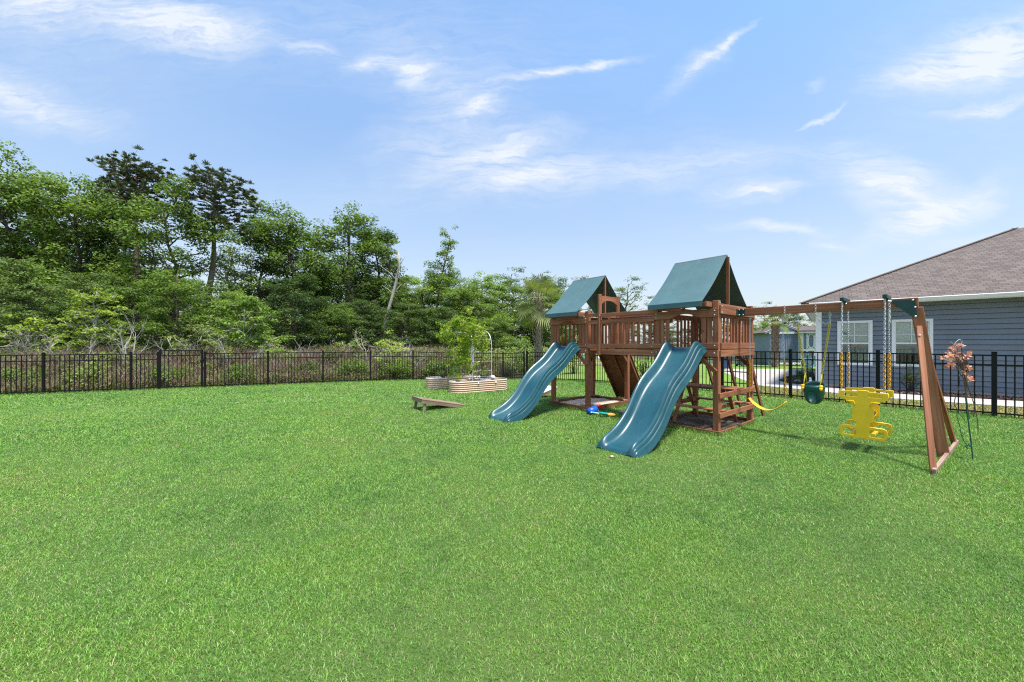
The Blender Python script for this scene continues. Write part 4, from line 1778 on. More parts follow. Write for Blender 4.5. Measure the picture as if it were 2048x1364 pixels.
def clumps(centers, radii, per, size, rg, flat=.5, asp=.55, up=1.1, fill=.35):
    """clouds of leaves round the centres; leaves sit mostly on the shell and look up and out"""
    V_, T_ = [], []
    for c, r in zip(centers, radii):
        n = max(6, int(per * r * r))
        d = rg.normal(0, 1, (n, 3))
        d /= np.linalg.norm(d, axis=1)[:, None]
        rr = r * (fill + (1 - fill) * rg.uniform(0, 1, n) ** .45)
        p = d * rr[:, None] * np.array([1, 1, flat])
        nn = d * .8 + rg.normal(0, .55, (n, 3)) + np.array([0, 0, up])
        nn /= np.linalg.norm(nn, axis=1)[:, None]
        V_.append(leaves(c + p, nn, size * rg.uniform(.6, 1.3, n), asp, rg))
        T_.append(np.clip(.5 + rg.normal(0, .2, n) + rg.normal(0, .10), 0, 1))
    V_ = np.concatenate(V_)
    return V_, np.concatenate(T_)


def crown_object(V_, T_, mat, parent, name='crown'):
    f = np.arange(len(V_)).reshape(-1, 4)
    return np_mesh(name, V_, f, mat, parent, tint=T_)


def limb(mb, a, b, r0, r1, rg, k=5, wob=.06):
    a, b = Vector(a), Vector(b)
    L = (b - a).length
    pts, rr = [], []
    o = Vector((0, 0, 0))
    for i in range(k + 1):
        t = i / k
        if 0 < i < k:
            o = o * .5 + Vector(rg.normal(0, wob * L, 3))
        pts.append(a.lerp(b, t) + (o if 0 < i < k else Vector((0, 0, 0))))
        rr.append(r0 + (r1 - r0) * t)
    mb.tube(pts, rr, 6 if r0 < .12 else 8)
    return pts


def broadleaf(name, H_, R_, seed, mat, n_limb=17, base=.16, per=150, size=.24, trunk_r=.155, shape=1.0, flat=.48, trunk_mat=None, cr=(.42, .85), dens=1.0, top=.35, subs=5):
    """a tree at the origin: an Empty with trunk and crown"""
    rg = np.random.default_rng(seed)
    root = empty(name)
    mb = MB()
    lean = rg.normal(0, .03 * H_, 2)
    tp = []
    for i in range(9):
        t = i / 8
        tp.append(Vector((lean[0] * t * t + rg.normal(0, .012 * H_) * (i > 0), lean[1] * t * t + rg.normal(0, .012 * H_) * (i > 0), H_ * .9 * t)))
    mb.tube(tp, [trunk_r * (1.25 - t / 8 * 1.05) for t in range(9)], 9)
    C, Rr = [], []

    def tpos(t):
        s = t / .9 * 8
        i = min(int(s), 7)
        return tp[i].lerp(tp[i + 1], s - i)
    for i in range(n_limb):
        t = base + (.88 - base) * (i + rg.uniform(0, .8)) / n_limb
        ang = i * 2.399 + rg.normal(0, .4)
        k = (t - base) / (.88 - base)
        prof = (math.sin(math.pi * (k * (1 - top) + top * .62) ** .85)) ** .7 * shape
        L = R_ * max(.35, prof) * rg.uniform(.7, 1.12)
        a = tpos(t)
        rise = L * rg.uniform(.05, 1.0)
        b = a + Vector((math.cos(ang) * L, math.sin(ang) * L, rise))
        pts = limb(mb, a, b, trunk_r * .42 * (1.1 - k * .6), .015, rg)
        C.append(np.array(b))
        Rr.append(rg.uniform(*cr))
        for s in range(subs):
            u = rg.uniform(.25, .95)
            j = min(int(u * 5), 4)
            q = pts[j].lerp(pts[j + 1], u * 5 - j)
            an2 = ang + rg.normal(0, .9)
            l2 = L * rg.uniform(.2, .45)
            e = q + Vector((math.cos(an2) * l2, math.sin(an2) * l2, l2 * rg.uniform(-.35, 1.1)))
            mb.tube([q, q.lerp(e, .5) + Vector((0, 0, .05)), e], [.03, .02, .01], 5)
            C.append(np.array(e))
            Rr.append(rg.uniform(*cr) * .85)
    for i in range(3):
        C.append(np.array(tpos(.9)) + rg.normal(0, .35, 3) + np.array([0, 0, .3 * i]))
        Rr.append(rg.uniform(*cr) * .8)
    V_, T_ = clumps(C, Rr, per * dens, size, rg, flat)
    crown_object(V_, T_, mat, root)
    mb.build('trunk', trunk_mat or M['bark'], root, smooth=True)
    return root


def pine(name, H_, seed, crown_from=.60, R_=3.1, nl=40, trunk_r=.26, size=.30, lean=0):
    rg = np.random.default_rng(seed)
    root = empty(name)
    mb = MB()
    tp = [Vector((lean * (i / 10) ** 2 + .12 * math.sin(i * 1.1 + seed), .1 * math.cos(i * .9), H_ * .97 * i / 10)) for i in range(11)]
    mb.tube(tp, [trunk_r * (1.15 - .95 * i / 10) for i in range(11)], 10)
    C, Rr = [], []
    n = nl
    for i in range(n):
        t = crown_from + (.97 - crown_from) * (i / (n - 1)) ** .7
        k = (t - crown_from) / (1 - crown_from)
        s = t / .97 * 10
        j = min(int(s), 9)
        a = tp[j].lerp(tp[j + 1], s - j)
        ang = i * 2.399 + rg.normal(0, .3)
        L = R_ * (math.sin(math.pi * min(1, .30 + k * .66)) ** .6) * rg.uniform(.6, 1.15)
        b = a + Vector((math.cos(ang) * L, math.sin(ang) * L, L * rg.uniform(.1, .5)))
        pts = limb(mb, a, b, .07 * (1.2 - k), .015, rg, 5, .05)
        for q in range(8):
            u = .4 + .6 * q / 7
            jj = min(int(u * 5), 4)
            p = pts[jj].lerp(pts[jj + 1], u * 5 - jj)
            e = p + Vector(rg.normal(0, .42, 3) * np.array([1, 1, .6])) + Vector((0, 0, .12))
            mb.tube([p, e], [.014, .006], 4)
            C.append(np.array(e))
            Rr.append(rg.uniform(.16, .30))
    V_, T_ = [], []
    for c, r in zip(C, Rr):
        m = 34
        d = rg.normal(0, 1, (m, 3))
        d[:, 2] = np.abs(d[:, 2]) * .8 + .15
        d /= np.linalg.norm(d, axis=1)[:, None]
        s = rg.normal(0, 1, (m, 3))
        s = np.cross(d, s)
        s /= np.linalg.norm(s, axis=1)[:, None]
        L = r * rg.uniform(.8, 1.4, m)[:, None]
        w = .034
        cc = c[None, :]
        V_.append(np.stack([cc + s * w * .4, cc + d * L * .6 + s * w, cc + d * L, cc + d * L * .6 - s * w], 1).reshape(-1, 3))
        T_.append(np.clip(rg.normal(.45, .25, m), 0, 1))
    crown_object(np.concatenate(V_), np.concatenate(T_), M['needle'], root)
    mb.build('trunk', M['pine_bark'], root, smooth=True)
    return root


def place(root, px, Y, sc=1.0, rz=0.0, sz=None, dz=0.0):
    p = at(px, Y)
    root.location = (p.x, p.y, p.z - .05 + dz)
    root.rotation_euler = (0, 0, rz)
    root.scale = (sc, sc, sz or sc)
    return root


# prototypes; the first placing uses the prototype itself
protos = {
    'A': lambda: broadleaf('broadleaf_tree', 12.0, 2.6, 21, M['leaf_a'], 36, .12, 200, .18, flat=.58, cr=(.45, .95)),
    'B': lambda: broadleaf('broadleaf_tree', 12.0, 2.6, 22, M['leaf_b'], 36, .08, 200, .18, flat=.58, cr=(.45, .95)),
    'C': lambda: broadleaf('broadleaf_tree', 12.0, 2.5, 23, M['leaf_c'], 34, .08, 190, .18, flat=.55, cr=(.45, .95)),
    'D': lambda: broadleaf('broadleaf_tree', 12.0, 2.0, 24, M['leaf_a'], 28, .22, 170, .17, cr=(.4, .8)),
    'E': lambda: broadleaf('broadleaf_tree', 12.0, 3.1, 25, M['leaf_b'], 38, .04, 210, .19, top=.2, cr=(.5, 1.0)),
    'S': lambda: broadleaf('slender_tree', 12.0, 1.2, 26, M['leaf_a'], 30, .15, 190, .16, trunk_r=.14, cr=(.28, .6)),
    'K': lambda: broadleaf('sparse_tree', 12.0, 2.3, 27, M['leaf_b'], 24, .25, 140, .17, cr=(.32, .66)),
}
cache = {}


def put_tree(kind, px, Y, top_y, label, cat='tree', grp='trees of the wood beyond the fence', wf=1.0, rz=None):
    """top_y: photo row of the tip"""
    z = HC + (HY - top_y) * Y / F
    p = at(px, Y)
    H_ = z - p.z
    if kind not in cache:
        cache[kind] = protos[kind]()
        o = cache[kind]
    else:
        o = copy_tree(cache[kind])
    s = H_ / 12.0
    place(o, px, Y, s * wf, random.uniform(0, 6.28) if rz is None else rz, s)
    tag(o, label, cat, grp)
    return o


T = put_tree
T('A', 25, 25.5, 283, 'tallest leafy tree at the left edge of the wood', wf=.85)
T('D', -95, 24, 300, 'leafy tree cut off by the left edge of the photo')
T('C', 150, 27, 335, 'bright leafy tree between the left-edge tree and the first pine', wf=.95)
T('B', 215, 30, 352, 'dark leafy tree behind the first pine trunk')
T('A', 345, 27, 368, 'broad leafy tree between the two pines', wf=1.0)
T('B', 85, 33, 372, 'dark leafy tree deep behind the leftmost trees')
T('K', 460, 36, 470, 'thin dark tree in the gap right of the second pine')
T('B', 520, 34, 432, 'dark leafy tree just right of the gap beside the second pine', wf=1.0)
T('A', 590, 35, 400, 'full round-topped tree in the middle of the wood, left of its twin', wf=1.15)
T('C', 700, 37, 404, 'full round-topped tree in the middle of the wood, right of its twin', wf=1.2)
T('B', 755, 42, 446, 'dark tree behind the right shoulder of the round-topped twins', wf=1.0)
T('S', 803, 39, 458, 'slender tree standing behind the bare crooked trunk', wf=1.0)
T('S', 872, 43, 442, 'thin spire-like tree with a leaning tip over the vine arch', wf=.85)
T('C', 845, 44, 545, 'bushy pale tree at the foot of the spire-like tree', wf=1.5)
T('A', 905, 46, 520, 'leafy tree just right of the spire-like tree', wf=1.2)
T('C', 965, 44, 540, 'bright leafy tree left of the palm', wf=1.35)
T('K', 1025, 52, 527, 'dark open tree behind the palm', wf=1.2)
T('B', 1085, 52, 545, 'dark tree behind the palm fronds and the left roof', wf=1.3)
T('K', 1150, 55, 548, 'dark tree peeping over the left green roof', wf=1.3)
T('K', 1250, 46, 552, 'sparse tree between the two green roofs', wf=1.25)
T('K', 1310, 58, 590, 'sparse small tree showing at the left edge of the right roof', wf=1.3)
T('A', 935, 41, 552, 'leafy tree beside the spire-like tree, over the planters', wf=1.4)
T('C', 1005, 47, 552, 'bright leafy tree just left of the palm crown', wf=1.5)
T('A', 1110, 46, 566, 'leafy tree between the palm and the left roof', wf=1.5)
T('D', 1340, 52, 620, 'leafy tree seen between the tower posts', wf=1.8)
# lower and nearer trees in front of the tall ones
T('D', 238, 28.6, 352, 'leafy tree just left of the first pine trunk', wf=.9)
U_ = 'lower trees at the edge of the wood'
T('E', 60, 21.5, 520, 'low dark bushy tree under the left-edge trees', grp=U_, wf=1.15)
T('B', 165, 22, 530, 'low bushy tree behind the yellow-green sapling', grp=U_, wf=1.1)
T('A', 275, 23.5, 545, 'low leafy tree under the first pine', grp=U_, wf=1.1)
T('C', 350, 22.5, 530, 'bright lower tree left of the second pine trunk', grp=U_, wf=1.2)
T('E', 430, 25, 580, 'low dark tree under the second pine', grp=U_, wf=1.2)
T('C', 482, 22, 575, 'bright cone-shaped young tree by the fence', grp=U_, wf=1.15)
T('E', 590, 28, 545, 'low dark drooping tree in the middle of the wood', grp=U_, wf=1.25)
T('A', 655, 29, 600, 'low leafy tree at the foot of the round-topped twins', grp=U_, wf=1.5)
T('B', 735, 31, 590, 'low tree left of the bare crooked trunk', grp=U_, wf=1.4)
T('E', 815, 34, 600, 'low dark tree right of the bare crooked trunk', grp=U_, wf=1.6)
T('B', 890, 36, 605, 'low tree behind the vine on the arch', grp=U_, wf=1.5)
T('A', 985, 33, 625, 'low leafy tree just left of the palm', grp=U_, wf=1.6)
T('C', 1130, 30, 640, 'low bright tree between palm and left tower', grp=U_, wf=1.8)
# dark fill deeper in the wood
for i, (px, Y, ty) in enumerate([(-180, 30, 420), (-40, 34, 430), (55, 38, 440), (130, 37, 450), (190, 38, 470), (255, 38, 460), (310, 40, 480), (370, 40, 490), (420, 42, 545), (500, 44, 540),
                                 (560, 46, 500), (630, 46, 505), (680, 48, 520), (740, 50, 540), (800, 54, 560), (850, 58, 575), (920, 60, 580), (990, 62, 590), (1060, 62, 600), (1130, 64, 610), (880, 50, 615), (945, 52, 612), (1010, 54, 618), (1055, 48, 632), (1100, 52, 628), (840, 48, 600), (720, 44, 590)]):
    ty += 55 if px < 600 else 0
    T('EB'[i % 2], px, Y, ty, 'dark tree deep in the wood, mostly hidden behind nearer crowns', grp='hidden trees deep in the wood', wf=1.25 if ty > 480 else 1.0)
# beyond the neighbour's plot on the right
N_ = 'trees beyond the neighbouring plot'
T('A', 1470, 46, 640, 'leafy tree behind the right tower pickets', grp=N_, wf=1.7)
T('C', 1520, 38, 640, 'bright leafy tree between the play set and the far shed', grp=N_, wf=1.9)
T('K', 1528, 52, 600, 'open dark tree over the swing beam near the right roof', grp=N_, wf=1.0)
T('B', 1578, 48, 618, 'dark leafy tree behind the peak of the far shed', grp=N_, wf=1.5)
T('K', 1632, 52, 628, 'dark tree beside the white corner of the blue house', grp=N_, wf=1.3)
T('E', 1400, 50, 640, 'dark leafy tree seen under the right roof', grp=N_, wf=1.8)
T('A', 1555, 44, 645, 'leafy tree over the far grey board fence', grp=N_, wf=1.6)
T('B', 1250, 58, 640, 'low dark tree far behind the bridge', grp=N_, wf=2.0)
T('E', 1320, 60, 650, 'low dark tree far behind the right slide', grp=N_, wf=2.2)

# pines
o = pine('pine_tree', 15.2, 3, .77, 2.2, 36)
z = HC + (HY - 324) * 27.5 / F
place(o, 272, 27.5, (z + .3) / 15.2 * 1.0)
tag(o, 'tall pine with a rounded dark crown above the leafy trees, left of the other pine', 'pine tree', 'pines')
o = pine('pine_tree', 14.6, 8, .68, 2.9, 44, lean=.75)
z = HC + (HY - 346) * 28.5 / F
place(o, 416, 28.5, (z + .3) / 14.6)
tag(o, 'tall pine with a flat-sided umbrella crown and bare straight trunk', 'pine tree', 'pines')


# saplings, bare shrubs, bushes near the left fence
def sapling(px, Y, H_, R_, mat, label, seed, n=14, per=300, size=.13, cat='sapling', name='sapling', flat=.35, grp=None, base=.2, cr=(.14, .32)):
    o = broadleaf(name, H_, R_, seed, mat, n, base, per, size, trunk_r=.02 + .008 * H_, cr=cr, flat=flat, trunk_mat=M['pale_twig'])
    place(o, px, Y)
    tag(o, label, cat, grp)
    return o


sapling(192, 15.8, 4.2, .95, M['leaf_y'], 'yellow-green young tree in tiers behind the left fence', 41, 28, 420, .12, base=.12, cr=(.18, .36))
sapling(62, 15.5, 2.6, .9, M['leaf_y'], 'yellow-green bush at the far left beyond the fence', 42, 14, 420, .12)
sapling(487, 19.5, 4.1, 1.6, M['leaf_c'], 'fresh green young tree right of the gate', 43, 20, 420, .17, base=.08, cr=(.25, .5))
sapling(392, 16.5, 2.2, 1.1, M['weed'], 'grey-green bushy shrub behind the gate', 44, 16, 400, .11, name='shrub', cat='shrub', base=.05, cr=(.2, .4))
sapling(700, 19.5, 1.9, .7, M['leaf_y'], 'lime green shrub behind the fence, left of the bare crooked trunk', 45, 12, 420, .1, name='shrub', cat='shrub', base=.05)
sapling(783, 17.6, 1.75, .85, M['leaf_y'], 'lime green shrub pressed against the fence near its bend', 46, 16, 460, .1, name='shrub', cat='shrub', base=.03)


def bush(px, Y, H_, R_, mat, label, seed, size=.085, n=26, per=900, grp=None, at_p=None, name='bush', cr=.24):
    rg = np.random.default_rng(seed)
    root = empty(name)
    mb = MB()
    C, Rr = [], []
    for i in range(n):
        a = rg.uniform(0, 6.28)
        r = R_ * rg.uniform(0, .85) ** .6
        h = H_ * rg.uniform(.25, .9) * (1 - .35 * (r / R_) ** 2)
        e = Vector((math.cos(a) * r, math.sin(a) * r, h))
        mb.tube([Vector((e.x * .15, e.y * .15, 0)), Vector((e.x * .55, e.y * .55, h * .55)), e], [.014, .01, .005], 4)
        C.append(np.array(e))
        Rr.append(R_ * rg.uniform(.7, 1.3) * cr / .24 * .36)
    V_, T_ = clumps(C, Rr, per, size, rg, .75)
    crown_object(V_, T_, mat, root, 'foliage')
    mb.build('stem', M['bark'], root)
    if at_p is not None:
        root.location = at_p
    else:
        place(root, px, Y)
    tag(root, label, 'bush', grp)
    return root


bush(482, 14.85, .95, .60, M['leaf_c'], 'round green bush seen through the fence right of the gate', 51)
bush(708, 16.5, 1.1, .80, M['leaf_c'], 'leafy green bush seen through the fence, nearer the planters', 52)
bush(790, 17.0, 1.25, .75, M['leaf_c'], 'leafy bush through the fence just left of its bend', 53)
bush(885, 17.9, 1.1, .75, M['leaf_b'], 'dark green bush through the fence behind the back planter', 54)
bush(345, 14.1, 1.05, .65, M['leaf_c'], 'small green bush behind the gate pickets', 55)
bush(190, 13.5, 1.1, .8, M['weed'], 'spreading weedy bush behind the left fence below the young tree', 56)
bush(45, 12.9, .95, .6, M['leaf_a'], 'green bush behind the leftmost fence panel', 57)
bush(1050, 24, 2.4, 1.2, M['leaf_a'], 'large green bush behind the fence left of the palm', 58, .14, 30, 300)
bush(1148, 19.0, 1.9, .62, M['vine'], 'young bright leafy bush seen under the left tower', 59, .11, 20, 500)
bush(1287, 16.6, 1.65, .50, M['leaf_c'], 'bright green bush seen under the bridge beside the right slide', 60, .11, 20, 500)


for (px_, Y_, H__, R__, m__, lb) in ((20, 15.5, 1.5, .8, 'weed', 'olive bush rising over the fence at the far left edge'), (112, 14.4, 1.45, .6, 'leaf_c', 'green bush topping the fence left of the yellow-green young tree'),
        (228, 15.2, 1.5, .75, 'weed', 'olive bush topping the fence right of the yellow-green young tree'), (292, 15.0, 1.2, .6, 'leaf_c', 'green bush behind the fence just before the gate'),
        (440, 16.4, 1.75, .9, 'weed', 'olive bush topping the fence right of the gate'), (560, 17.6, 1.8, .8, 'leaf_c', 'leafy bush topping the fence in its middle stretch'),
        (608, 15.9, 1.0, .6, 'leaf_c', 'low leafy bush through the fence in its middle stretch'), (655, 18.0, 1.75, .8, 'weed', 'olive bush topping the fence before the lime green shrub'),
        (840, 19.0, 1.5, .8, 'weed', 'olive bush topping the fence just right of its bend'), (868, 17.4, 1.0, .5, 'leaf_c', 'green bush through the fence left of the back planter')):
    bush(px_, Y_, H__, R__, M[m__], lb, int(px_) + 300, .09, 26, 700)


def bare_shrub(px, Y, H_, label, seed, spread=.55):
    rg = np.random.default_rng(seed)
    mb = MB()

    def grow(a, d, L, r, lvl):
        d = Vector(d).normalized()
        pts = [a]
        p = a
        for i in range(4):
            d = (d + Vector(rg.normal(0, .12, 3)) + Vector((0, 0, .05))).normalized()
            p = p + d * L / 4
            pts.append(p)
        mb.tube(pts, [r * (1 - .14 * i) for i in range(5)], 5)
        if lvl > 0:
            for k in range(3 if lvl > 1 else 4):
                j = rg.integers(1, 5)
                nd = (d + Vector(rg.normal(0, spread, 3))).normalized()
                if nd.z < .05:
                    nd.z = .2
                grow(pts[j], nd, L * rg.uniform(.45, .7), r * .52, lvl - 1)
    p0 = at(px, Y)
    for k in range(3):
        grow(Vector((rg.normal(0, .06), rg.normal(0, .06), -.05)), (rg.normal(0, .4), rg.normal(0, .3), 1), H_ * .55, .028, 3)
    o = mb.build('bare_shrub', M['pale_twig'], None)
    o.location = (p0.x, p0.y, p0.z)
    tag(o, label, 'shrub', 'bleached bare shrubs beyond the fence')


bare_shrub(8, 14.6, 2.9, 'bleached bare shrub at the left edge of the photo', 61)
bare_shrub(108, 15.2, 2.5, 'bleached bare shrub left of the yellow-green young tree', 62)
bare_shrub(245, 15.2, 3.2, 'tallest bleached bare shrub, right of the yellow-green young tree', 63)
bare_shrub(150, 14.6, 2.3, 'bleached bare shrub forking in front of the yellow-green young tree', 64)
bare_shrub(362, 17.5, 2.3, 'bleached bare twigs above the gate', 65)
bare_shrub(475, 16.5, 2.35, 'bleached bare shrub before the fresh green young tree', 66, .7)
bare_shrub(613, 18.5, 1.9, 'small bleached bare shrub midway along the fence', 67)
bare_shrub(733, 19.0, 2.6, 'bleached bare shrub forking left of the lime green shrub', 68, .65)
bare_shrub(792, 20.5, 2.9, 'bleached bare shrub behind the lime green shrub', 69, .65)
bare_shrub(823, 18.0, 1.7, 'small bleached bare twigs at the bend of the fence', 70)

# the bare crooked trunk
rg = np.random.default_rng(5)
mb = MB()
b_ = at(768, 33)
cr_ = [(768, 655), (776, 622), (786, 588), (793, 560), (799, 530), (797, 505)]
pts = []
for (x, y) in [(766, 690)] + cr_:
    pts.append(Vector(((x - CX) / F * 33 - b_.x, 0, HC + (HY - y) * 33 / F - b_.z)))
pts[0].z = -.1
mb.tube(pts, [.16, .15, .14, .13, .11, .09, .06], 8)
for (i, dx, dz, L) in ((4, -1, .9, 1.9), (4, .3, 1, 1.8), (5, -.6, 1.2, 1.3), (3, .8, 1, 1.2), (5, .5, 1, 1.2), (3, -.9, .7, 1.3)):
    d = Vector((dx, rg.normal(0, .3), dz)).normalized()
    mb.tube([pts[i], pts[i] + d * L * .5 + Vector((.05, 0, .05)), pts[i] + d * L], [.05, .03, .012], 5)
o = mb.build('dead_tree', M['pale_twig'], None, smooth=True)
o.location = b_
tag(o, 'bare pale crooked tree trunk leaning among the green trees', 'tree')

# ------------------------------------------------------------------ undergrowth between the fence and the wood
def brush_field(n, hmin, hmax, w, mat, seed, name, label, cat, d0=.7, d1=13, leafy=False, s0=-22, s1=5.2, mult=1):
    r = np.random.default_rng(seed)
    nrm = Vector((-FL_DIR.y, FL_DIR.x, 0))
    s = r.uniform(s0, s1, n)
    d = d0 + (d1 - d0) * r.uniform(0, 1, n) ** 1.5
    x = P826.x + FL_DIR.x * s + nrm.x * d
    y = P826.y + FL_DIR.y * s + nrm.y * d
    z = hgt(x, y)
    pat = np.sin(s * 1.3 + 1.5 * np.sin(d * .9)) * .5 + .5
    prof = (.30 + .70 * np.clip((d - d0) / 2.6, 0, 1))
    h = r.uniform(hmin, hmax, n) * (.7 + .4 * pat) * prof
    if leafy:
        c = np.stack([x, y, z + h * r.uniform(.05, 1, n)], -1)
        nn = r.normal(0, .6, (n, 3)) + np.array([0, -.3, .8])
        nn /= np.linalg.norm(nn, axis=1)[:, None]
        V_ = leaves(c, nn, w * r.uniform(.6, 1.4, n), .5, r)
    else:
        th = r.uniform(0, 6.28, n)
        ln = h * r.uniform(.05, .5, n)
        ex, ey = x + np.cos(th) * ln, y + np.sin(th) * ln
        t2 = r.uniform(0, 6.28, n)
        sx, sy = np.cos(t2) * w, np.sin(t2) * w
        mx, my = x + np.cos(th) * ln * .35, y + np.sin(th) * ln * .35
        V_ = np.stack([np.stack([x, y, z], -1), np.stack([mx + sx, my + sy, z + h * .6], -1), np.stack([ex, ey, z + h], -1), np.stack([mx - sx, my - sy, z + h * .55], -1)], 1).reshape(-1, 3)
    f = np.arange(len(V_)).reshape(-1, 4)
    o = np_mesh(name, V_, f, mat, tint=r.uniform(0, 1, n))
    tag(o, label, cat, kind='stuff')
    return o


brush_field(52000, .7, 1.6, .009, M['dry_stalk'], 71, 'dead_undergrowth', 'thick brown and pinkish dead stalks between the fence and the wood', 'undergrowth')
brush_field(120000, .3, 1.5, .085, M['weed'], 72, 'weeds', 'low green weeds growing through the dead stalks', 'weeds', leafy=True)
brush_field(30000, .3, 1.5, .12, M['leaf_b'], 73, 'dark_weeds', 'dark leafy ground cover at the foot of the wood', 'weeds', d0=5, d1=16, leafy=True)
# far meadow strip right of the corner
def meadow(n, x0, x1, y0, y1, h0, h1, w, mat, seed, name, label):
    r = np.random.default_rng(seed)
    px = r.uniform(x0, x1, n)
    y = r.uniform(y0, y1, n)
    x = (px - CX) / F * y
    z = hgt(x, y)
    h = r.uniform(h0, h1, n)
    c = np.stack([x, y, z + h * r.uniform(.1, 1, n)], -1)
    nn = r.normal(0, .6, (n, 3)) + np.array([0, -.3, .8])
    nn /= np.linalg.norm(nn, axis=1)[:, None]
    V_ = leaves(c, nn, w * r.uniform(.6, 1.4, n), .5, r)
    o = np_mesh(name, V_, np.arange(len(V_)).reshape(-1, 4), mat, tint=r.uniform(0, 1, n))
    tag(o, label, 'weeds', kind='stuff')


meadow(30000, 820, 1095, 20, 30, .3, 1.55, .13, M['weed'], 74, 'meadow', 'weedy olive meadow beyond the far corner of the fence')


# ------------------------------------------------------------------ vine on the arch
rg = np.random.default_rng(77)
VN = empty('climbing_vine', (0, 0, 0))
tag(VN, 'yellow-green leafy vine sprawling over the metal arch', 'vine')
mb = MB()
C, Rr = [], []
stems = []
mid = (a0 + b0) / 2
for k in range(10):
    base_ = (a0 if k < 5 else b0) + BD * rg.uniform(0, .6) + Vector((0, 0, .35))
    f0 = .1 if k < 5 else .9
    f1 = rg.uniform(.3, .66)
    pts = []
    for i in range(14):
        t = f0 + (f1 - f0) * i / 13
        s_ = rg.uniform(.0, .7) * .25 + (k % 5) / 6
        q = arch_pt(a0, b0, t).lerp(arch_pt(a1, b1, t), min(1, s_)) + Vector(rg.normal(0, .05, 3))
        pts.append(q)
    mb.tube(pts, [.010 - .0005 * i for i in range(14)], 5)
    for i, q in enumerate(pts):
        if i > 2 and not (k < 5 and q.z < 1.35 and rg.random() < .93):
            C.append(np.array(q) + rg.normal(0, .10, 3))
            Rr.append(rg.uniform(.09, .2))
# bulk of the crown over the left half of the arch, then the trailing parts
for (x0, y0, rx, ry, nn_) in ((905, 655, 24, 17, 34), (925, 643, 26, 14, 30), (893, 672, 15, 14, 16), (935, 672, 22, 12, 20), (957, 662, 14, 8, 9), (965, 681, 10, 5, 6),
                              (915, 700, 20, 16, 22), (925, 725, 14, 16, 14), (900, 718, 8, 20, 8), (907, 748, 14, 6, 7), (945, 660, 8, 4, 4), (934, 625, 10, 5, 5)):
    for i in range(int(nn_ * .66)):
        t, r_u = rg.uniform(0, 6.28), rg.uniform(0, 1) ** .5
        C.append(np.array(at(x0 + rx * r_u * math.cos(t), 12.75 + rg.uniform(-.4, .5), HC + (HY - (y0 + ry * r_u * math.sin(t))) * 12.75 / F)))
        Rr.append(rg.uniform(.06, .17))
# loose shoots
sh = [[at(925, 12.6, 2.05), at(937, 12.6, 2.35), at(944, 12.6, 2.72)], [at(935, 12.4, 2.0), at(955, 12.4, 2.08), at(975, 12.4, 2.25), at(999, 12.4, 2.42)], [at(900, 12.8, 1.95), at(885, 12.8, 2.12), at(874, 12.8, 2.2)],
      [at(945, 12.4, 1.6), at(962, 12.3, 1.75), at(974, 12.3, 1.72)], [at(940, 12.3, .5), at(948, 12.2, .75), at(956, 12.2, .85)], [at(938, 12.3, .45), at(943, 12.2, .62), at(953, 12.2, .55)]]
for s_ in sh:
    mb.tube(s_, [.007, .005, .003, .002][:len(s_)], 5)
    for i in range(len(s_) - 1):
        for u in np.linspace(0, 1, 6):
            q = s_[i].lerp(s_[i + 1], float(u))
            C.append(np.array(q))
            Rr.append(.055)
V_, T_ = clumps(C, Rr, 1500, .085, rg, .9, .62, .5, .1)
crown_object(V_, T_, M['vine'], VN, 'foliage')
mb.build('stem', M['bark'], VN, smooth=True)
bush(0, 0, .32, .30, M['leaf_c'], 'small white-flecked herb in the back planter', 78, .05, 12, 900, at_p=(LC.x - .35, LC.y - .1, gz(LC.x, LC.y) + .36), name='herb')
# white pot lying in the front bed
mb = MB()
mb.tube([(-.07, 0, .06), (-.03, 0, .075), (.04, 0, .075), (.08, 0, .06)], [.05, .075, .075, .055], 14)
o = mb.build('white_pot', M['white'], None, smooth=True)
c_ = BC + BD * .52
o.location = (c_.x, c_.y, gz(c_.x, c_.y) + .37)
o.rotation_euler = (0, .3, .5)
tag(o, 'white plastic pot lying in the front planter by the arch foot', 'pot')


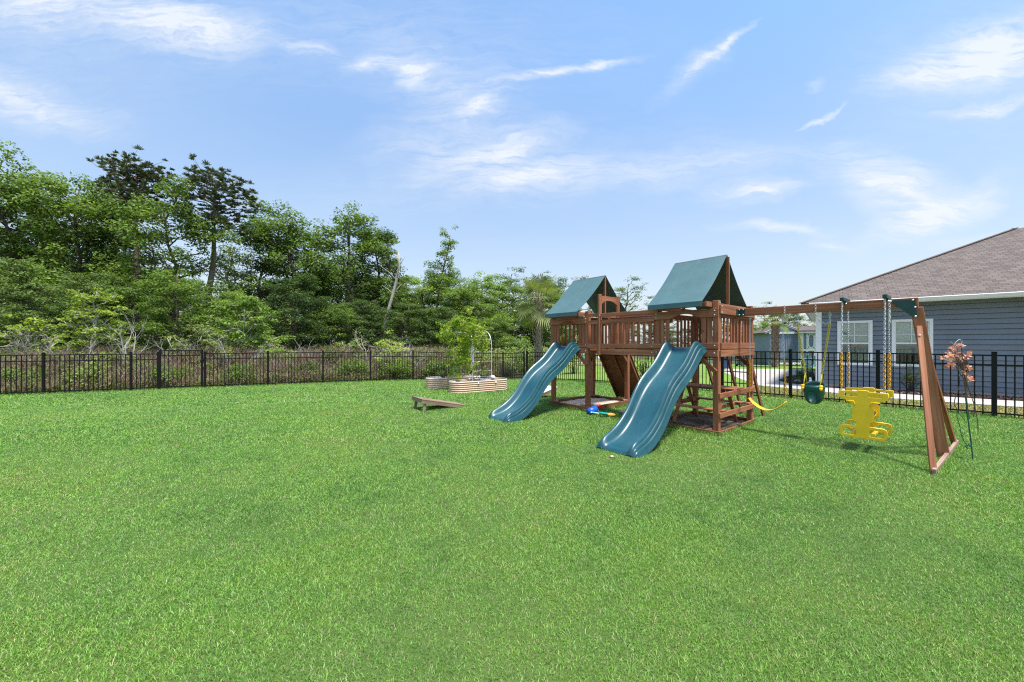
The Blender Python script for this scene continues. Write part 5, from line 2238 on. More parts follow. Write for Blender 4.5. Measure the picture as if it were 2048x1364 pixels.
# ------------------------------------------------------------------ palm
def fan_palm(px, Y, ztrunk, label, seed, nf=26, R_=1.05, tr=.2, group=None, sc=1.0):
    rg = np.random.default_rng(seed)
    p0 = at(px, Y)
    root = empty('fan_palm', p0)
    mb = MB()
    H_ = ztrunk - p0.z
    mb.tube([Vector((0, 0, H_ * i / 8)) for i in range(9)], [tr * (.72 + .1 * math.sin(i)) for i in range(9)], 12)
    # criss-crossed leaf bases
    nb = int(H_ / .16)
    for i in range(nb):
        z = .35 * H_ * 0 + H_ * (i + .3) / nb
        for k in range(6):
            a = 6.283 * (k + .5 * (i % 2)) / 6
            d = Vector((math.cos(a), math.sin(a), 0))
            t_ = Vector((-math.sin(a), math.cos(a), 0))
            sgn = 1 if (k + i) % 2 else -1
            mb.bar(d * tr * .72 + Vector((0, 0, z)) - t_ * sgn * .035, d * tr * 1.18 + Vector((0, 0, z + .22)) + t_ * sgn * .035, .075, .022, d, taper=.55)
    mb.build('trunk', M['palm_trunk'], root)
    V_, T_ = [], []
    st = MB()
    top = Vector((0, 0, H_))
    for i in range(nf):
        a = i * 2.399
        k = i / nf
        el_ = math.radians(78 - 125 * k + rg.normal(0, 6))
        d = Vector((math.cos(a) * math.cos(el_), math.sin(a) * math.cos(el_), math.sin(el_)))
        pl = R_ * rg.uniform(.55, .75)
        droop = Vector((0, 0, -.12 - .25 * k))
        e = top + d * pl + droop * pl
        st.tube([top - Vector((0, 0, .1)), top + d * pl * .5 + Vector((0, 0, .05)), e], [.025, .015, .012], 5)
        d2 = (d + droop * 1.2).normalized()
        side = d2.cross(Vector((0, 0, 1)))
        if side.length < .1:
            side = Vector((math.sin(a), -math.cos(a), 0))
        side.normalize()
        nn = side.cross(d2)
        for j in range(30):
            th = math.radians(-125 + 250 * j / 29)
            L = R_ * .72 * (1 - .28 * abs(th) / 2.2) * rg.uniform(.85, 1.1)
            v = d2 * math.cos(th) + side * math.sin(th) + nn * (.10 * abs(math.sin(th)))
            v.normalize()
            w = (v.cross(nn)).normalized() * .022
            tip = e + v * L + Vector((0, 0, -.22 * L * rg.uniform(.4, 1.4)))
            m_ = e + v * L * .6
            V_ += [e + w * .4, m_ + w * 1.1, tip, m_ - w * 1.1]
            T_.append(min(1, max(0, rg.normal(.5 + (.25 if k > .75 else 0), .2))))
    V_ = np.array([tuple(v) for v in V_])
    crown_object(V_, np.array(T_), M['palm'], root)
    st.build('leaf_stalk', M['palm_stalk'], root)
    tag(root, label, 'palm tree', group)
    return root


M['palm_trunk'] = plain('palm_trunk', (.30, .235, .19), .95, 0, .4, 8, .2, .5)
M['palm_stalk'] = plain('palm_stalk', (.28, .27, .12), .7, 0, .2, 8)
fan_palm(1077, 18.6, HC + (HY - 598) * 18.6 / F, 'fan palm with a rough criss-cross trunk left of the play set', 81, 28, 1.25, .225)
M['palm_trunk'] = plain('palm_trunk_brown', (.34, .22, .17), .95, 0, .3, 8, .2, .5)
fan_palm(1550, 23.0, HC + (HY - 640) * 23.0 / F, 'palm with a reddish trunk in front of the far blue shed', 82, 11, .75, .22)


# ------------------------------------------------------------------ the blue house
def siding(name, mats, a, d, nrm, L_, z0, z1, parent, course=.148, cut=()):
    """lap siding as a saw-tooth wall; cut = (s0,s1,z0,z1) openings left for windows"""
    mb = MB()
    n = int((z1 - z0) / course + .5)
    ss = sorted({0, L_} | {c[0] for c in cut} | {c[1] for c in cut})
    r0 = 0
    for i in range(n):
        za, zb = z0 + i * course, min(z0 + (i + 1) * course, z1)
        for k in range(len(ss) - 1):
            s0, s1 = ss[k], ss[k + 1]
            zz = [(za, zb)]
            for (c0, c1, y0, y1) in cut:
                if s0 >= c0 - 1e-6 and s1 <= c1 + 1e-6:
                    out = []
                    for (u, v) in zz:
                        if v <= y0 or u >= y1:
                            out.append((u, v))
                        else:
                            if u < y0:
                                out.append((u, y0))
                            if v > y1:
                                out.append((y1, v))
                    zz = out
            for (u, v) in zz:
                ou = .026 * (1 - (u - za) / course)
                ov = .026 * (1 - (v - za) / course)
                if u == za:
                    u = u + .012
                p = [a + d * s0 + nrm * ou + Vector((0, 0, u)), a + d * s1 + nrm * ou + Vector((0, 0, u)),
                     a + d * s1 + nrm * ov + Vector((0, 0, v)), a + d * s0 + nrm * ov + Vector((0, 0, v))]
                n0 = len(mb.v)
                mb.v += p
                mb.face((n0, n0 + 1, n0 + 2, n0 + 3), [(s0, u), (s1, u), (s1, v), (s0, v)])
                if abs(u - za - .012) < 1e-6:
                    n0 = len(mb.v)
                    b0, b1 = a + d * s0 - nrm * .03, a + d * s1 - nrm * .03
                    mb.v += [b0 + Vector((0, 0, u)), b1 + Vector((0, 0, u)), p[1], p[0], b0 + Vector((0, 0, za - .001)), b1 + Vector((0, 0, za - .001))]
                    mb.face((n0, n0 + 1, n0 + 2, n0 + 3))
                    mb.face((n0 + 4, n0 + 5, n0 + 1, n0))
    return mb.build(name, mats, parent)


def siding_mat():
    m, n, b = newmat('blue_grey_siding')
    uv = n.add('ShaderNodeUVMap').outputs[0]
    f, _ = n.noise(n.mapping(uv, scale=(1.0, 20, 1)), 3, 4, .6)
    g_, _ = n.noise(uv, .9, 3, .5)
    t = n.math('ADD', n.math('MULTIPLY', f, .4), n.math('MULTIPLY', g_, .6))
    n.l.new(n.ramp(t, [(.35, (.140, .160, .192)), (.65, (.170, .193, .228))]), b.inputs['Base Color'])
    b.inputs['Roughness'].default_value = .55
    bump(n, b, f, .12, .003)
    return m


def shingle_mat():
    m, n, b = newmat('brown_asphalt_shingles')
    uv = n.add('ShaderNodeUVMap').outputs[0]
    br = n.add('ShaderNodeTexBrick')
    n.l.new(uv, br.inputs['Vector'])
    br.inputs['Scale'].default_value = 1.0
    br.inputs['Brick Width'].default_value = .22
    br.inputs['Row Height'].default_value = .145
    br.inputs['Mortar Size'].default_value = .006
    br.inputs['Mortar Smooth'].default_value = .3
    br.inputs['Bias'].default_value = .0
    br.inputs['Color1'].default_value = (.082, .063, .054, 1)
    br.inputs['Color2'].default_value = (.158, .126, .110, 1)
    br.inputs['Mortar'].default_value = (.03, .023, .021, 1)
    br.offset = .37
    sp = n.noise(uv, 5.5, 3, .6)[0]
    gr_ = n.noise(uv, 90, 3, .7)[0]
    c = n.mix(n.math('MULTIPLY', sp, .3), br.outputs[0], (.135, .105, .093))
    c = n.mix(n.math('MULTIPLY', gr_, .35), c, (.20, .165, .145))
    n.l.new(c, b.inputs['Base Color'])
    b.inputs['Roughness'].default_value = .9
    b.inputs['Specular IOR Level'].default_value = .2
    # saw-tooth relief: each course stands proud at its lower edge
    sx = n.add('ShaderNodeSeparateXYZ')
    n.l.new(uv, sx.inputs[0])
    fr = n.math('FRACT', n.math('DIVIDE', sx.outputs[1], .145))
    hh = n.math('ADD', n.math('MULTIPLY', n.math('SUBTRACT', 1.0, fr), .8), n.math('MULTIPLY', br.outputs['Fac'], -.5))
    bump(n, b, hh, .9, .03)
    return m


M['siding'] = siding_mat()
M['shingle'] = shingle_mat()
M['vinyl_white'] = plain('white_trim', (.74, .74, .75), .45, 0, .03, 2)
M['curtain'] = leafmat('sheer_curtain', (.60, .68, .62), (.72, .80, .74), (.84, .88, .84), .1, 1)
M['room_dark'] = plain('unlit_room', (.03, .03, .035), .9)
M['blind'] = plain('grey_blind', (.34, .38, .36), .8, 0, .08, 2)


def glass_mat():
    m = bpy.data.materials.new('window_glass')
    m.use_nodes = True
    n = NT(m.node_tree)
    n.n.clear()
    gl = n.add('ShaderNodeBsdfGlossy')
    gl.inputs['Roughness'].default_value = .02
    gl.inputs['Color'].default_value = (.9, .95, .95, 1)
    tr = n.add('ShaderNodeBsdfTransparent')
    tr.inputs[0].default_value = (.93, .97, .95, 1)
    lw = n.add('ShaderNodeFresnel')
    lw.inputs[0].default_value = 1.5
    f = n.math('MULTIPLY_ADD', lw.outputs[0], 1.0, .10)
    mx = n.add('ShaderNodeMixShader')
    n.l.new(f, mx.inputs[0])
    n.l.new(tr.outputs[0], mx.inputs[1])
    n.l.new(gl.outputs[0], mx.inputs[2])
    o = n.add('ShaderNodeOutputMaterial')
    n.l.new(mx.outputs[0], o.inputs[0])
    return m


M['glass'] = glass_mat()

HS = empty('blue_house', (0, 0, 0))
tag(HS, 'single-storey blue-grey sided house with white trim and brown shingle roof', 'house')
HL, HDp = 13.0, 11.0
z_e = 2.78
s_w1, s_w2 = .97 - .47, .97 + .86 + .03


def sline(px):
    return (on_line(px, WC, WD) - WC).dot(WD)


w1 = (sline(1674.5), sline(1745))
w2 = (sline(1783), sline(1866))
wz = (.78, 2.24)
cuts = [(w[0] + .01, w[1] - .01, wz[0], wz[1]) for w in (w1, w2)]
siding('wall', M['siding'], WC, WD, WN, HL, .12, z_e, HS, cut=cuts)
WP = Vector((.646, .763, 0))
siding('wall', M['siding'], WC, WP, -WD, HDp, .12, z_e, HS)
mb = MB()
mb.bar(WC + WN * -.03 + Vector((0, 0, .06)) + WD * .02, WC + WD * HL + WN * -.03 + Vector((0, 0, .06)), .06, .14)
mb.bar(WC + WD * .03 + Vector((0, 0, .06)), WC + WD * .03 + WP * HDp + Vector((0, 0, .06)), .06, .14)
mb.build('foundation', M['concrete'], HS)
mb = MB()
mb.bar(WC + WD * .05 + WN * .022 + Vector((0, 0, .1)), WC + WD * .05 + WN * .022 + Vector((0, 0, z_e)), .15, .03, WN)
mb.bar(WC - WD * .022 + WP * .04 + Vector((0, 0, .1)), WC - WD * .022 + WP * .04 + Vector((0, 0, z_e)), .12, .03, WD)
mb.build('corner_trim', M['vinyl_white'], HS, bevel=.003)


def window(w, label, lower):
    s0, s1 = w
    fr = empty('window', (0, 0, 0), 0, HS)
    fr['label'] = label

    def P_(s, z, o=0.0):
        return WC + WD * s + WN * o + Vector((0, 0, z))
    mb = MB()
    t = .075
    for (a, b, wd_) in ((P_(s0 - .0, wz[1] - t / 2, .02), P_(s1, wz[1] - t / 2, .02), t), (P_(s0, wz[0] + t / 2, .02), P_(s1, wz[0] + t / 2, .02), t)):
        mb.bar(a, b, .05, wd_)
    for s in (s0 + t / 2, s1 - t / 2):
        mb.bar(P_(s, wz[0] + t, .02), P_(s, wz[1] - t, .02), t, .05, WN)
    mb.build('frame', M['vinyl_white'], fr, bevel=.004)
    mb = MB()
    zm = (wz[0] + wz[1]) / 2 - .01
    mb.bar(P_(s0 + t, zm, .012), P_(s1 - t, zm, .012), .035, .045)
    zg = wz[1] - t - .23
    mb.bar(P_((s0 + s1) / 2, zm + .02, .0), P_((s0 + s1) / 2, wz[1] - t, .0), .016, .012, WN)
    mb.bar(P_(s0 + t, zm + .26, .0), P_(s1 - t, zm + .26, .0), .012, .016)
    for s in (s0 + t + .012, s1 - t - .012):
        mb.bar(P_(s, wz[0] + t, .004), P_(s, wz[1] - t, .004), .024, .028, WN)
    mb.build('sash', M['vinyl_white'], fr)
    mb = MB()
    mb.v = [P_(s0 + t, wz[0] + t, -.008), P_(s1 - t, wz[0] + t, -.008), P_(s1 - t, wz[1] - t, -.008), P_(s0 + t, wz[1] - t, -.008)]
    mb.face((0, 1, 2, 3))
    mb.build('pane', M['glass'], fr)
    # draped sheer behind the upper sash
    mb = MB()
    rows = []
    for j in range(25):
        z = zm + (wz[1] - t - zm) * j / 24
        rows.append([P_(s0 + .05 + (s1 - s0 - .1) * i / 24, z, -.038 + .02 * math.sin(j * 1.1 + 2.6 * math.sin(i / 24 * 3.1) + i * .15) + .008 * math.sin(j * 2.7 + i * .3)) for i in range(25)])
    mb.grid(rows)
    mb.build('curtain', M['curtain'], fr, smooth=True)
    mb = MB()
    zl = zm if lower == 'screen' else zm
    zb = wz[0] + .05 if lower == 'screen' else wz[0] + .36
    mb.v = [P_(s0 + .05, zb, -.05), P_(s1 - .05, zb, -.05), P_(s1 - .05, zm + .02, -.05), P_(s0 + .05, zm + .02, -.05)]
    mb.face((0, 1, 2, 3))
    mb.build('blind', M['blind'], fr)
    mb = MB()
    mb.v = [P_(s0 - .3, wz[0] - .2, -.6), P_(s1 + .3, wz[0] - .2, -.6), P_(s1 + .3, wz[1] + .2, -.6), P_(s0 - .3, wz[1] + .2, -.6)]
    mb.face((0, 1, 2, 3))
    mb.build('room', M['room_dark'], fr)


window(w1, 'window with a sheer curtain, nearer the house corner', 'screen')
window(w2, 'window with a dark lower third, behind the end frame', 'dark')
# eaves, fascia, gutter, soffit and hip roof
OV = .40
E0 = WC + WN * OV - WD * OV
E1 = WC + WD * (HL + OV) + WN * OV
E2 = E1 + WP * (HDp + 2 * OV)
E3 = E0 + WP * (HDp + 2 * OV)
mb = MB()
z0 = z_e - .02
mb.v = [v + Vector((0, 0, z0)) for v in (E0, E3, E2, E1)]
mb.face((0, 1, 2, 3))
mb.build('soffit', M['vinyl_white'], HS)
mb = MB()
up = Vector((0, 0, 1))
mb.bar(E0 + up * (z0 + .035), E1 + up * (z0 + .035), .024, .12)
mb.bar(E0 + WD * .012 + up * (z0 + .035), E3 + WD * .012 + up * (z0 + .035), .024, .12)
mb.build('fascia', M['vinyl_white'], HS)
mb = MB()
prof = [(.012, -.02), (.012, .09), (.03, .10), (.115, .105), (.125, .09), (.105, .04), (.09, .0), (.05, -.03)]
n0 = 0
for s in (0.2, HL + OV):
    for (o, z) in prof:
        mb.v.append(E0 + WD * s + WN * o + up * (z0 + z))
k = len(prof)
for i in range(k):
    j = (i + 1) % k
    mb.face((i, j, k + j, k + i))
mb.face(list(range(k))[::-1])
mb.face([k + i for i in range(k)])
mb.build('gutter', M['vinyl_white'], HS)
mb = MB()
Rz = z0 + .115
pitch = .475
hw_ = (HDp + 2 * OV) / 2
Rt = Rz + hw_ * pitch
inn = WP * hw_
G0 = E0 + WD * hw_ + inn
G1 = E1 - WD * hw_ + inn
if (G1 - G0).dot(WD) < 0:
    G0 = G1 = (G0 + G1) / 2
e0, e1, e2, e3 = [v + up * Rz for v in (E0 - WD * .03 + WN * .04, E1 + WD * .03 + WN * .04, E2 + WD * .03 - WN * .04, E3 - WD * .03 - WN * .04)]
g0, g1 = G0 + up * Rt, G1 + up * Rt
sl = math.sqrt(1 + pitch * pitch)


def roof_face(vs, d, pn):
    n0 = len(mb.v)
    mb.v.extend(vs)
    o = vs[0]
    mb.face(range(n0, n0 + len(vs)), [((v - o).dot(d), (v - o).dot(pn) * sl) for v in vs])


roof_face([e0, e1, g1, g0], WD, WP)
roof_face([e1, e2, g1], WP, -WD)
roof_face([e2, e3, g0, g1], -WD, -WP)
roof_face([e3, e0, g0], -WP, WD)
RF = mb.build('roof', M['shingle'], HS)
mb = MB()
for (a, b) in ((e0, g0), (e3, g0)):
    mb.bar(a + up * .012, b + up * .012, .16, .02)
mb.build('hip_cap', M['shingle'], RF)
mb = MB()
mb.bar(E0 + WD * .0 + WN * .03 + up * (Rz - .012), E1 + WN * .03 + up * (Rz - .012), .08, .012)
mb.build('drip_edge', M['black'], HS)

# ------------------------------------------------------------------ plants by the house
def tuft(px, py, label, seed, h=.45, n=90, col=None, grp=None):
    rg = np.random.default_rng(seed)
    p0 = gp(px, py)
    V_, T_ = [], []
    for i in range(n):
        a = rg.uniform(0, 6.28)
        L = h * rg.uniform(.6, 1.1)
        o = Vector((math.cos(a), math.sin(a), 0))
        b = Vector((rg.normal(0, .04), rg.normal(0, .04), 0))
        s_ = Vector((-o.y, o.x, 0)) * .006
        sp = rg.uniform(.15, .6)
        m_ = b + o * L * sp * .45 + Vector((0, 0, L * .65))
        t_ = b + o * L * sp + Vector((0, 0, L * rg.uniform(.7, 1)))
        V_ += [b, m_ + s_, t_, m_ - s_]
        T_.append(rg.uniform(0, 1))
    o = crown_object(np.array([tuple(v) for v in V_]), np.array(T_), col or M['weed'], None, 'grass_tuft')
    o.location = (p0.x, p0.y, .03)
    tag(o, label, 'plant', grp)


tuft(1992, 789, 'spiky dark green grass tuft in the mulch near the right edge', 91, .55, 160, M['leaf_b'], 'tufts in the mulch bed')
tuft(1906, 786, 'small dark grass tuft in the mulch behind the flower stake', 92, .38, 90, M['leaf_b'], 'tufts in the mulch bed')
tuft(1768, 779, 'thin grass tuft in the mulch beside the fence post', 93, .45, 90, M['leaf_b'], 'tufts in the mulch bed')
p = gp(1822, 784)
bush(0, 0, .92, .28, M['leaf_y'], 'upright yellow-green shrub in the mulch under the second window', 94, .05, 34, 2600, at_p=(p.x, p.y, .02), name='shrub', cr=.2)
p = gp(1700, 774)
bush(0, 0, .55, .22, M['leaf_y'], 'small yellow-green shrub under the first window', 95, .05, 16, 2200, at_p=(p.x, p.y, .02), name='shrub', cr=.2)
p = gp(1611, 767)
bush(0, 0, .52, .42, M['leaf_b'], 'dark rounded shrub in the mulch by the white house corner', 96, .06, 30, 2200, at_p=(p.x, p.y, .02), name='shrub', cr=.22)
# little white figure by the corner
p = gp(1622, 772)
r_ = empty('garden_figure', (p.x, p.y, .02), 1.0)
mb = MB()
mb.tube([(-.09, 0, .10), (-.03, 0, .13), (.04, 0, .14), (.09, 0, .18)], [.05, .065, .06, .035], 10)
mb.tube([(.09, 0, .17), (.12, 0, .23), (.15, 0, .24), (.19, 0, .22)], [.03, .045, .04, .02], 10)
for (x, y) in ((-.07, -.03), (-.07, .03), (.06, -.03), (.06, .03)):
    mb.tube([(x, y, .11), (x, y, 0)], [.02, .018], 6)
mb.build('figure', M['white'], r_, smooth=True)
tag(r_, 'small white animal garden figure beside the house corner', 'garden figure')
mb = MB()
mb.lathe([(.11, 0), (.12, .06), (.10, .14), (.05, .19), (.01, .2)], 14)
o = mb.build('white_stone', M['pale_stone'], None, smooth=True)
p = gp(1633, 773)
o.location = (p.x + .1, p.y, .01)
tag(o, 'rounded pale stone at the foot of the house corner trim', 'stone')

# ------------------------------------------------------------------ the flower stake
M['petal'] = leafmat('coral_petals', (.60, .18, .14), (.78, .34, .28), (.86, .58, .50), .3, 5)
M['stem_green'] = plain('green_stem', (.02, .10, .045), .6, 0, .3, 6)
M['stem_brown'] = plain('brown_stem', (.10, .07, .045), .7, 0, .4, 10)
FS = empty('artificial_flowers', (5.87, 4.75, 0))
tag(FS, 'bunch of artificial coral blossom stems standing in the lawn at the right', 'flowers')


def fp(px, py, dy=0.0):
    Y = 4.75 + dy
    return Vector(((px - CX) / F * Y - 5.87, dy, HC + (HY - py) * Y / F))


def cp(pts, n=5):
    """smooth the way between points"""
    out = []
    for i in range(len(pts) - 1):
        p0, p1, p2, p3 = pts[max(i - 1, 0)], pts[i], pts[i + 1], pts[min(i + 2, len(pts) - 1)]
        for k in range(n):
            t = k / n
            out.append(.5 * ((2 * p1) + (p2 - p0) * t + (2 * p0 - 5 * p1 + 4 * p2 - p3) * t * t + (3 * p1 - p0 - 3 * p2 + p3) * t ** 3))
    out.append(pts[-1])
    return out


mb = MB()
mb.tube(cp([fp(1946, 926), fp(1944, 900), fp(1939, 860), fp(1934, 820), fp(1931, 790)]), .007, 6)
mb.tube(cp([fp(1935, 893), fp(1924, 873), fp(1919, 850), fp(1914, 832), fp(1916, 820)]), .004, 5)
mb.tube(cp([fp(1941, 893), fp(1938, 888, .05), fp(1932, 892, .05), fp(1936, 896)]), .012, 5)
mb.tube(cp([fp(1915, 822, .05), fp(1924, 834, .05), fp(1933, 846, .05)]), .0035, 5)
mb.build('green_stem', M['stem_green'], FS, smooth=True)
mb = MB()
for pts in ([(1932, 795), (1930, 765), (1924, 742), (1912, 715), (1906, 700)], [(1933, 800), (1931, 770), (1929, 745), (1925, 715), (1922, 690)], [(1939, 838), (1935, 810), (1930, 775), (1922, 735), (1910, 705)],
            [(1916, 821), (1909, 808), (1912, 790), (1919, 770), (1918, 750)], [(1956, 862), (1955, 840), (1949, 812), (1940, 785), (1930, 755)], [(1947, 834), (1950, 815), (1949, 800), (1938, 778), (1926, 745)],
            [(1934, 790), (1928, 750), (1920, 720), (1908, 712)], [(1932, 780), (1925, 735), (1932, 712), (1937, 722)], [(1930, 770), (1935, 740), (1934, 735), (1938, 745)], [(1930, 760), (1918, 742), (1916, 725), (1905, 705)]):
    dy = random.uniform(-.08, .08)
    mb.tube(cp([fp(x, y, dy) for x, y in pts]), .0045, 5)
for k in range(26):
    x0, y0 = random.uniform(1904, 1926), random.uniform(702, 722)
    dx, dyp = random.uniform(8, 22), random.uniform(8, 26)
    dd = random.uniform(-.08, .08)
    mb.tube([fp(x0, y0, dd), fp(x0 + dx * .6, y0 + dyp * .6, dd), fp(x0 + dx, y0 + dyp, dd)], .003, 4)
mb.build('brown_stem', M['stem_brown'], FS, smooth=True)
mb = MB()
for pts in ([(1908, 690), (1912, 684), (1919, 679), (1924, 683), (1921, 690)], [(1910, 693), (1904, 686), (1900, 684)], [(1896, 706), (1904, 714), (1914, 722)], [(1921, 702), (1930, 712), (1936, 720)], [(1926, 757), (1930, 748), (1938, 770)]):
    dy = random.uniform(-.05, .05)
    mb.tube(cp([fp(x, y, dy) for x, y in pts]), .0045, 5)
mb.build('pale_stem', M['pale_twig'], FS, smooth=True)
spots = [(1911, 694, 9), (1905, 697, 6), (1922, 692, 7), (1919, 696, 5), (1891, 718, 9), (1899, 712, 8), (1906, 712, 9), (1910, 707, 8), (1905, 722, 8), (1901, 733, 9), (1903, 729, 6), (1935, 712, 6), (1938, 707, 5), (1941, 704, 5), (1933, 717, 6),
         (1936, 735, 7), (1933, 731, 5), (1930, 749, 6), (1936, 757, 8), (1940, 760, 6), (1926, 745, 5), (1923, 718, 6), (1917, 715, 7), (1895, 704, 4)]
V_, T_ = [], []
rg = np.random.default_rng(4)
for (x, y, r) in spots:
    c = np.array(fp(x, y, rg.uniform(-.08, .08)))
    rr = r * 4.75 / F * .95
    for k in range(9):
        n_ = rg.normal(0, 1, 3)
        n_ /= np.linalg.norm(n_)
        d = rg.normal(0, 1, 3)
        d = np.cross(n_, d)
        d /= np.linalg.norm(d)
        e = np.cross(n_, d)
        o_ = c + d * rr * .15
        V_ += [o_, o_ + d * rr * .55 + e * rr * .38, o_ + d * rr * 1.0, o_ + d * rr * .55 - e * rr * .38]
        T_.append(rg.uniform(0, 1))
crown_object(np.array(V_), np.array(T_), M['petal'], FS, 'blossom')

# ------------------------------------------------------------------ far things on the neighbouring plot
SH = empty('far_shed', (0, 0, 0))
tag(SH, 'blue-grey shed with a low gable and white trim beyond the concrete patio', 'shed')
M['shed_blue'] = wood('shed_boards', (.20, .235, .33), (.235, .27, .37), (.27, .30, .41), .7, .4, 0)
S0, S1 = at(1538, 25.0, 0), at(1602, 24.4, 0)
sd_ = (S1 - S0).normalized()
sn = Vector((-sd_.y, sd_.x, 0))
zw = HC + (HY - 664) * 24.6 / F
za_ = HC + (HY - 652) * 24.6 / F
mb = MB()
m_ = (S0 + S1) / 2
q = [S0, S1, S1 + up * zw, m_ + up * za_, S0 + up * zw]
mb.prism(q, (0, 0, 0), sn * 4)
mb.build('shed_wall', M['shed_blue'], SH)
mb = MB()
for a, b in ((S0 + up * (zw - .04) - sd_ * .25, m_ + up * (za_ + .06)), (m_ + up * (za_ + .06), S1 + up * (zw - .04) + sd_ * .25)):
    mb.bar(a - sn * .06, b - sn * .06, .05, .12)
mb.bar(S0 + up * (zw - .05) - sn * .05, S1 + up * (zw - .05) - sn * .05, .05, .13)
mb.bar(S1 - sn * .05 - sd_ * .03, S1 - sn * .05 - sd_ * .03 + up * zw, .28, .05, sn)
mb.build('shed_trim', M['vinyl_white'], SH)
mb = MB()
for k in range(14):
    p = S0.lerp(S1, (k + .5) / 14) - sn * .012
    mb.bar(p + up * .1, p + up * (zw - .1), .03, .02, sn)
mb.build('shed_batten', M['shed_blue'], SH)
mb = MB()
rsn = sn * 4.2
a, b, c = S0 + up * (zw - .03) - sd_ * .3, m_ + up * (za_ + .09), S1 + up * (zw - .03) + sd_ * .3
for (u, v) in ((a, b), (b, c)):
    n0 = len(mb.v)
    mb.v += [u - sn * .1, v - sn * .1, v + rsn, u + rsn, u - sn * .1 - up * .03, v - sn * .1 - up * .03, v + rsn - up * .03, u + rsn - up * .03]
    mb.face((n0, n0 + 3, n0 + 2, n0 + 1), [(0, 0), (0, 4), (2, 4), (2, 0)])
    mb.face((n0 + 4, n0 + 5, n0 + 6, n0 + 7))
    mb.face((n0, n0 + 1, n0 + 5, n0 + 4))
mb.build('shed_roof', M['shingle'], SH)
# porch part of the far building with a screen door
PB = empty('far_building', (0, 0, 0))
tag(PB, 'blue-grey neighbouring building with a white screen door, behind the house corner', 'house')
Q0, Q1_ = at(1604, 24.0, 0), at(1668, 23.2, 0)
pd = (Q1_ - Q0).normalized()
pn_ = Vector((-pd.y, pd.x, 0))
mb = MB()
zt = HC + (HY - 664) * 24 / F
mb.prism([Q0, Q1_, Q1_ + up * zt, Q0 + up * zt], (0, 0, 0), pn_ * 5)
mb.build('building_wall', M['shed_blue'], PB)
mb = MB()
mb.bar(Q0 + up * zt - pn_ * .2 - pd * .2, Q1_ + up * zt - pn_ * .2, .05, .16)
mb.bar(Q0 + up * .0 - pn_ * .03, Q0 + up * zt - pn_ * .03, .14, .05, pn_)
mb.bar(Q0 + up * (HC + (HY - 700) * 24 / F) - pn_ * .04, Q1_ + up * (HC + (HY - 700) * 24 / F) - pn_ * .04, .05, .10)
mb.build('building_trim', M['vinyl_white'], PB)
mb = MB()
n0 = 0
mb.v = [Q0 - pd * .3 - pn_ * .25 + up * (zt + .06), Q1_ - pn_ * .25 + up * (zt + .06), Q1_ + pn_ * 2.5 + up * (zt + .42), Q0 + pn_ * 2.5 - pd * .3 + up * (zt + .42)]
mb.face((0, 1, 2, 3), [(0, 0), (3, 0), (3, 3), (0, 3)])
mb.build('building_roof', M['shingle'], PB, solid=.05)
mb = MB()
D0, D1 = on_line(1614.5, Q0 - pn_ * .03, pd), on_line(1630, Q0 - pn_ * .03, pd)
zt2 = HC + (HY - 667) * 24 / F
for (a, b) in ((D0, D0), (D1, D1)):
    mb.bar(a + up * .7, a + up * zt2, .09, .06, pn_)
for z in (zt2, HC + (HY - 697) * 24 / F):
    mb.bar(D0 + up * z, D1 + up * z, .06, .10)
oc = (D0 + D1) / 2
rw, rh = (D1 - D0).length / 2 * .72, .40
zc = HC + (HY - 682) * 24 / F
oct_ = [oc - pn_ * .02 + pd * (rw * x) + up * (zc + rh * y) for x, y in ((-.6, 1), (.6, 1), (1, .6), (1, -.6), (.6, -1), (-.6, -1), (-1, -.6), (-1, .6))]
mb.tube(oct_, .035, 5, closed=True)
mb.build('screen_door', M['vinyl_white'], PB)
mb = MB()

# grey board fence far behind
r_ = empty('board_fence', (0, 0, 0))
B0, B1 = at(1395, 27.0, 0), at(1542, 25.6, 0)
n = 44
mb = MB()
hb = HC - (703 - HY) * 26.2 / F
for i in range(n):
    p = B0.lerp(B1, (i + .5) / n)
    mb.bar(p, p + up * (hb + random.uniform(-.01, .01)), (B1 - B0).length / n - .012, .02, (B1 - B0).normalized().cross(up))
mb.build('fence_boards', M['fence_wood'], r_)
tag(r_, 'weathered grey board fence beyond the patio, left of the far shed', 'fence')

# white flowers along the shed foot
for i, px in enumerate((1541, 1557, 1562, 1568, 1575, 1581, 1587, 1593, 1599)):
    rg = np.random.default_rng(200 + i)
    p = at(px, 23.6, .02)
    V_, T_ = clumps([np.array([0, 0, .16]), np.array([.08, 0, .2]), np.array([-.08, 0, .18])], [.10, .09, .09], 2600, .07, rg, .8)
    o = crown_object(V_, T_, M['white_petal'] if 'white_petal' in M else M.setdefault('white_petal', leafmat('white_petals', (.6, .6, .6), (.75, .75, .75), (.85, .85, .85), .2)), None, 'white_flower')
    o.location = p
    tag(o, 'white flowering plant in the row along the foot of the far shed', 'flower', 'white flowers along the far shed')


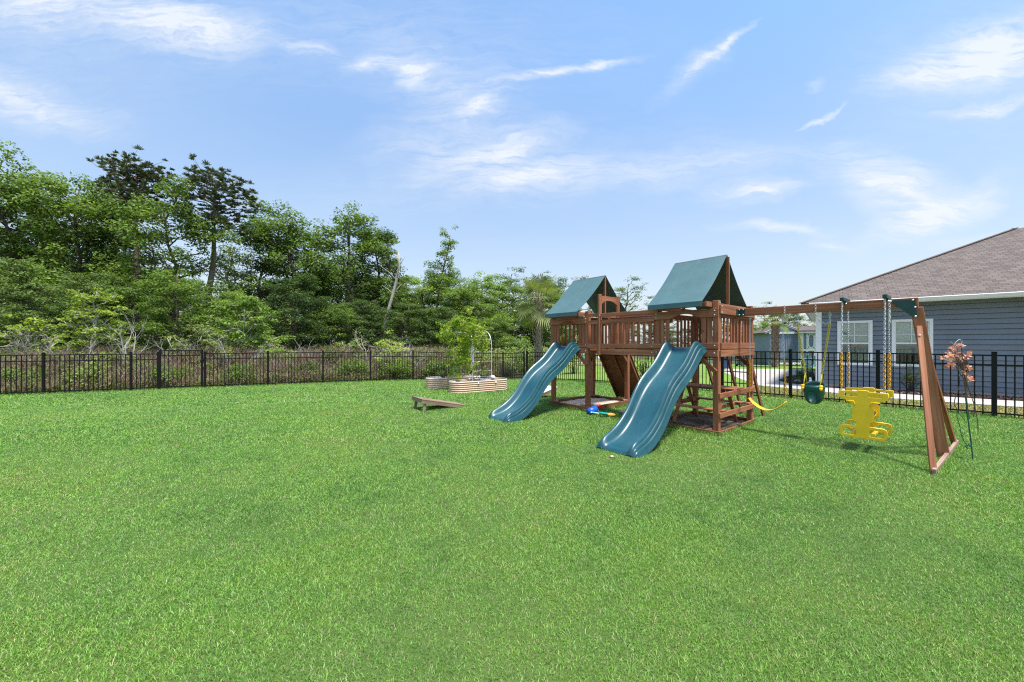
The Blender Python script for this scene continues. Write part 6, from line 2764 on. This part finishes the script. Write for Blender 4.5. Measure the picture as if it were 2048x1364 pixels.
def bin_(px, Y, w, h, mat, label, name='wheeled_bin', cat='bin'):
    r_ = empty(name, at(px, Y, 0.01), .3)
    mb = MB()
    n0 = len(mb.v)
    for z, s in ((.06, .78), (h, 1.0)):
        for (x, y) in ((-1, -1), (1, -1), (1, 1), (-1, 1)):
            mb.v.append(Vector((x * w / 2 * s, y * w / 2 * s, z)))
    for k in range(4):
        k2 = (k + 1) % 4
        mb.face((k, k2, 4 + k2, 4 + k))
    mb.face((3, 2, 1, 0))
    mb.build('bin_body', mat, r_, bevel=.02)
    mb = MB()
    mb.box((0, 0, h + .025), (w * 1.08, w * 1.1, .05))
    mb.build('lid', mat, r_, bevel=.01)
    for s in (-1, 1):
        mb = MB()
        mb.tube([(s * w * .36, w * .38, .08), (s * w * .46, w * .38, .08)], .08, 12)
        mb.build('wheel', M['black'], r_)
    tag(r_, label, cat)


M['bin_grey'] = plain('grey_blue_plastic', (.10, .13, .19), .5)
M['bin_blue'] = plain('dark_blue_plastic', (.02, .05, .12), .5)
bin_(1484, 24.0, .52, .92, M['bin_grey'], 'grey-blue wheeled bin beyond the fence, seen right of the ladder')
bin_(1447, 21.0, .50, .62, M['bin_blue'], 'dark blue tub beyond the fence, seen behind the ladder', 'tub', 'tub')
# patio furniture glimpsed under the left tower
def patio_chair(px, Y, rz, label, mat):
    r_ = empty('patio_chair', at(px, Y, 0.01), rz)
    mb = MB()
    mb.box((0, 0, .42), (.5, .48, .05))
    mb.build('seat', mat, r_, bevel=.01)
    mb = MB()
    mb.bar((0, .23, .42), (0, .33, .95), .5, .04, (0, 1, 0))
    mb.build('backrest', mat, r_, bevel=.01)
    for x in (-.22, .22):
        for y in (-.2, .2):
            mb = MB()
            mb.tube([(x, y, 0), (x, y, .4)], .02, 6)
            mb.build('leg', mat, r_)
    tag(r_, label, 'chair')


patio_chair(1205, 26, .3, 'white patio chair glimpsed between the left tower posts', M['white'])
patio_chair(1168, 27, -.6, 'pale blue patio chair glimpsed left of the front tower post', M['aqua_plastic'])
mb = MB()
E0_, E1_ = at(1125, 25.0, 0.0), at(1260, 24.0, 0.0)
for i in range(16):
    p = E0_.lerp(E1_, (i + .5) / 16)
    mb.box(p + up * .11, ((E1_ - E0_).length / 16 - .03, .2, .22 + random.uniform(-.02, .03)), math.atan2((E1_ - E0_).y, (E1_ - E0_).x))
o = mb.build('stone_edging', M['pink_stone'], None, bevel=.03)
tag(o, 'low row of grey edging stones beyond the fence under the left tower', 'edging')
# teal hose reel by the far building
mb = MB()
for k in range(5):
    mb.tube([Vector((.32 * math.cos(t) , .05 * k - .1, .32 + .26 * math.sin(t))) for t in np.linspace(0, 2 * math.pi, 17)[:-1]], .03, 6, closed=True)
mb.tube([(-.2, 0, 0), (0, 0, .3), (.2, 0, 0)], .03, 6)
o = mb.build('hose_reel', M['aqua_plastic'], None, smooth=True)
o.location = at(1616, 22.0, .01)
tag(o, 'pale teal coiled hose on a stand beside the far building', 'hose')
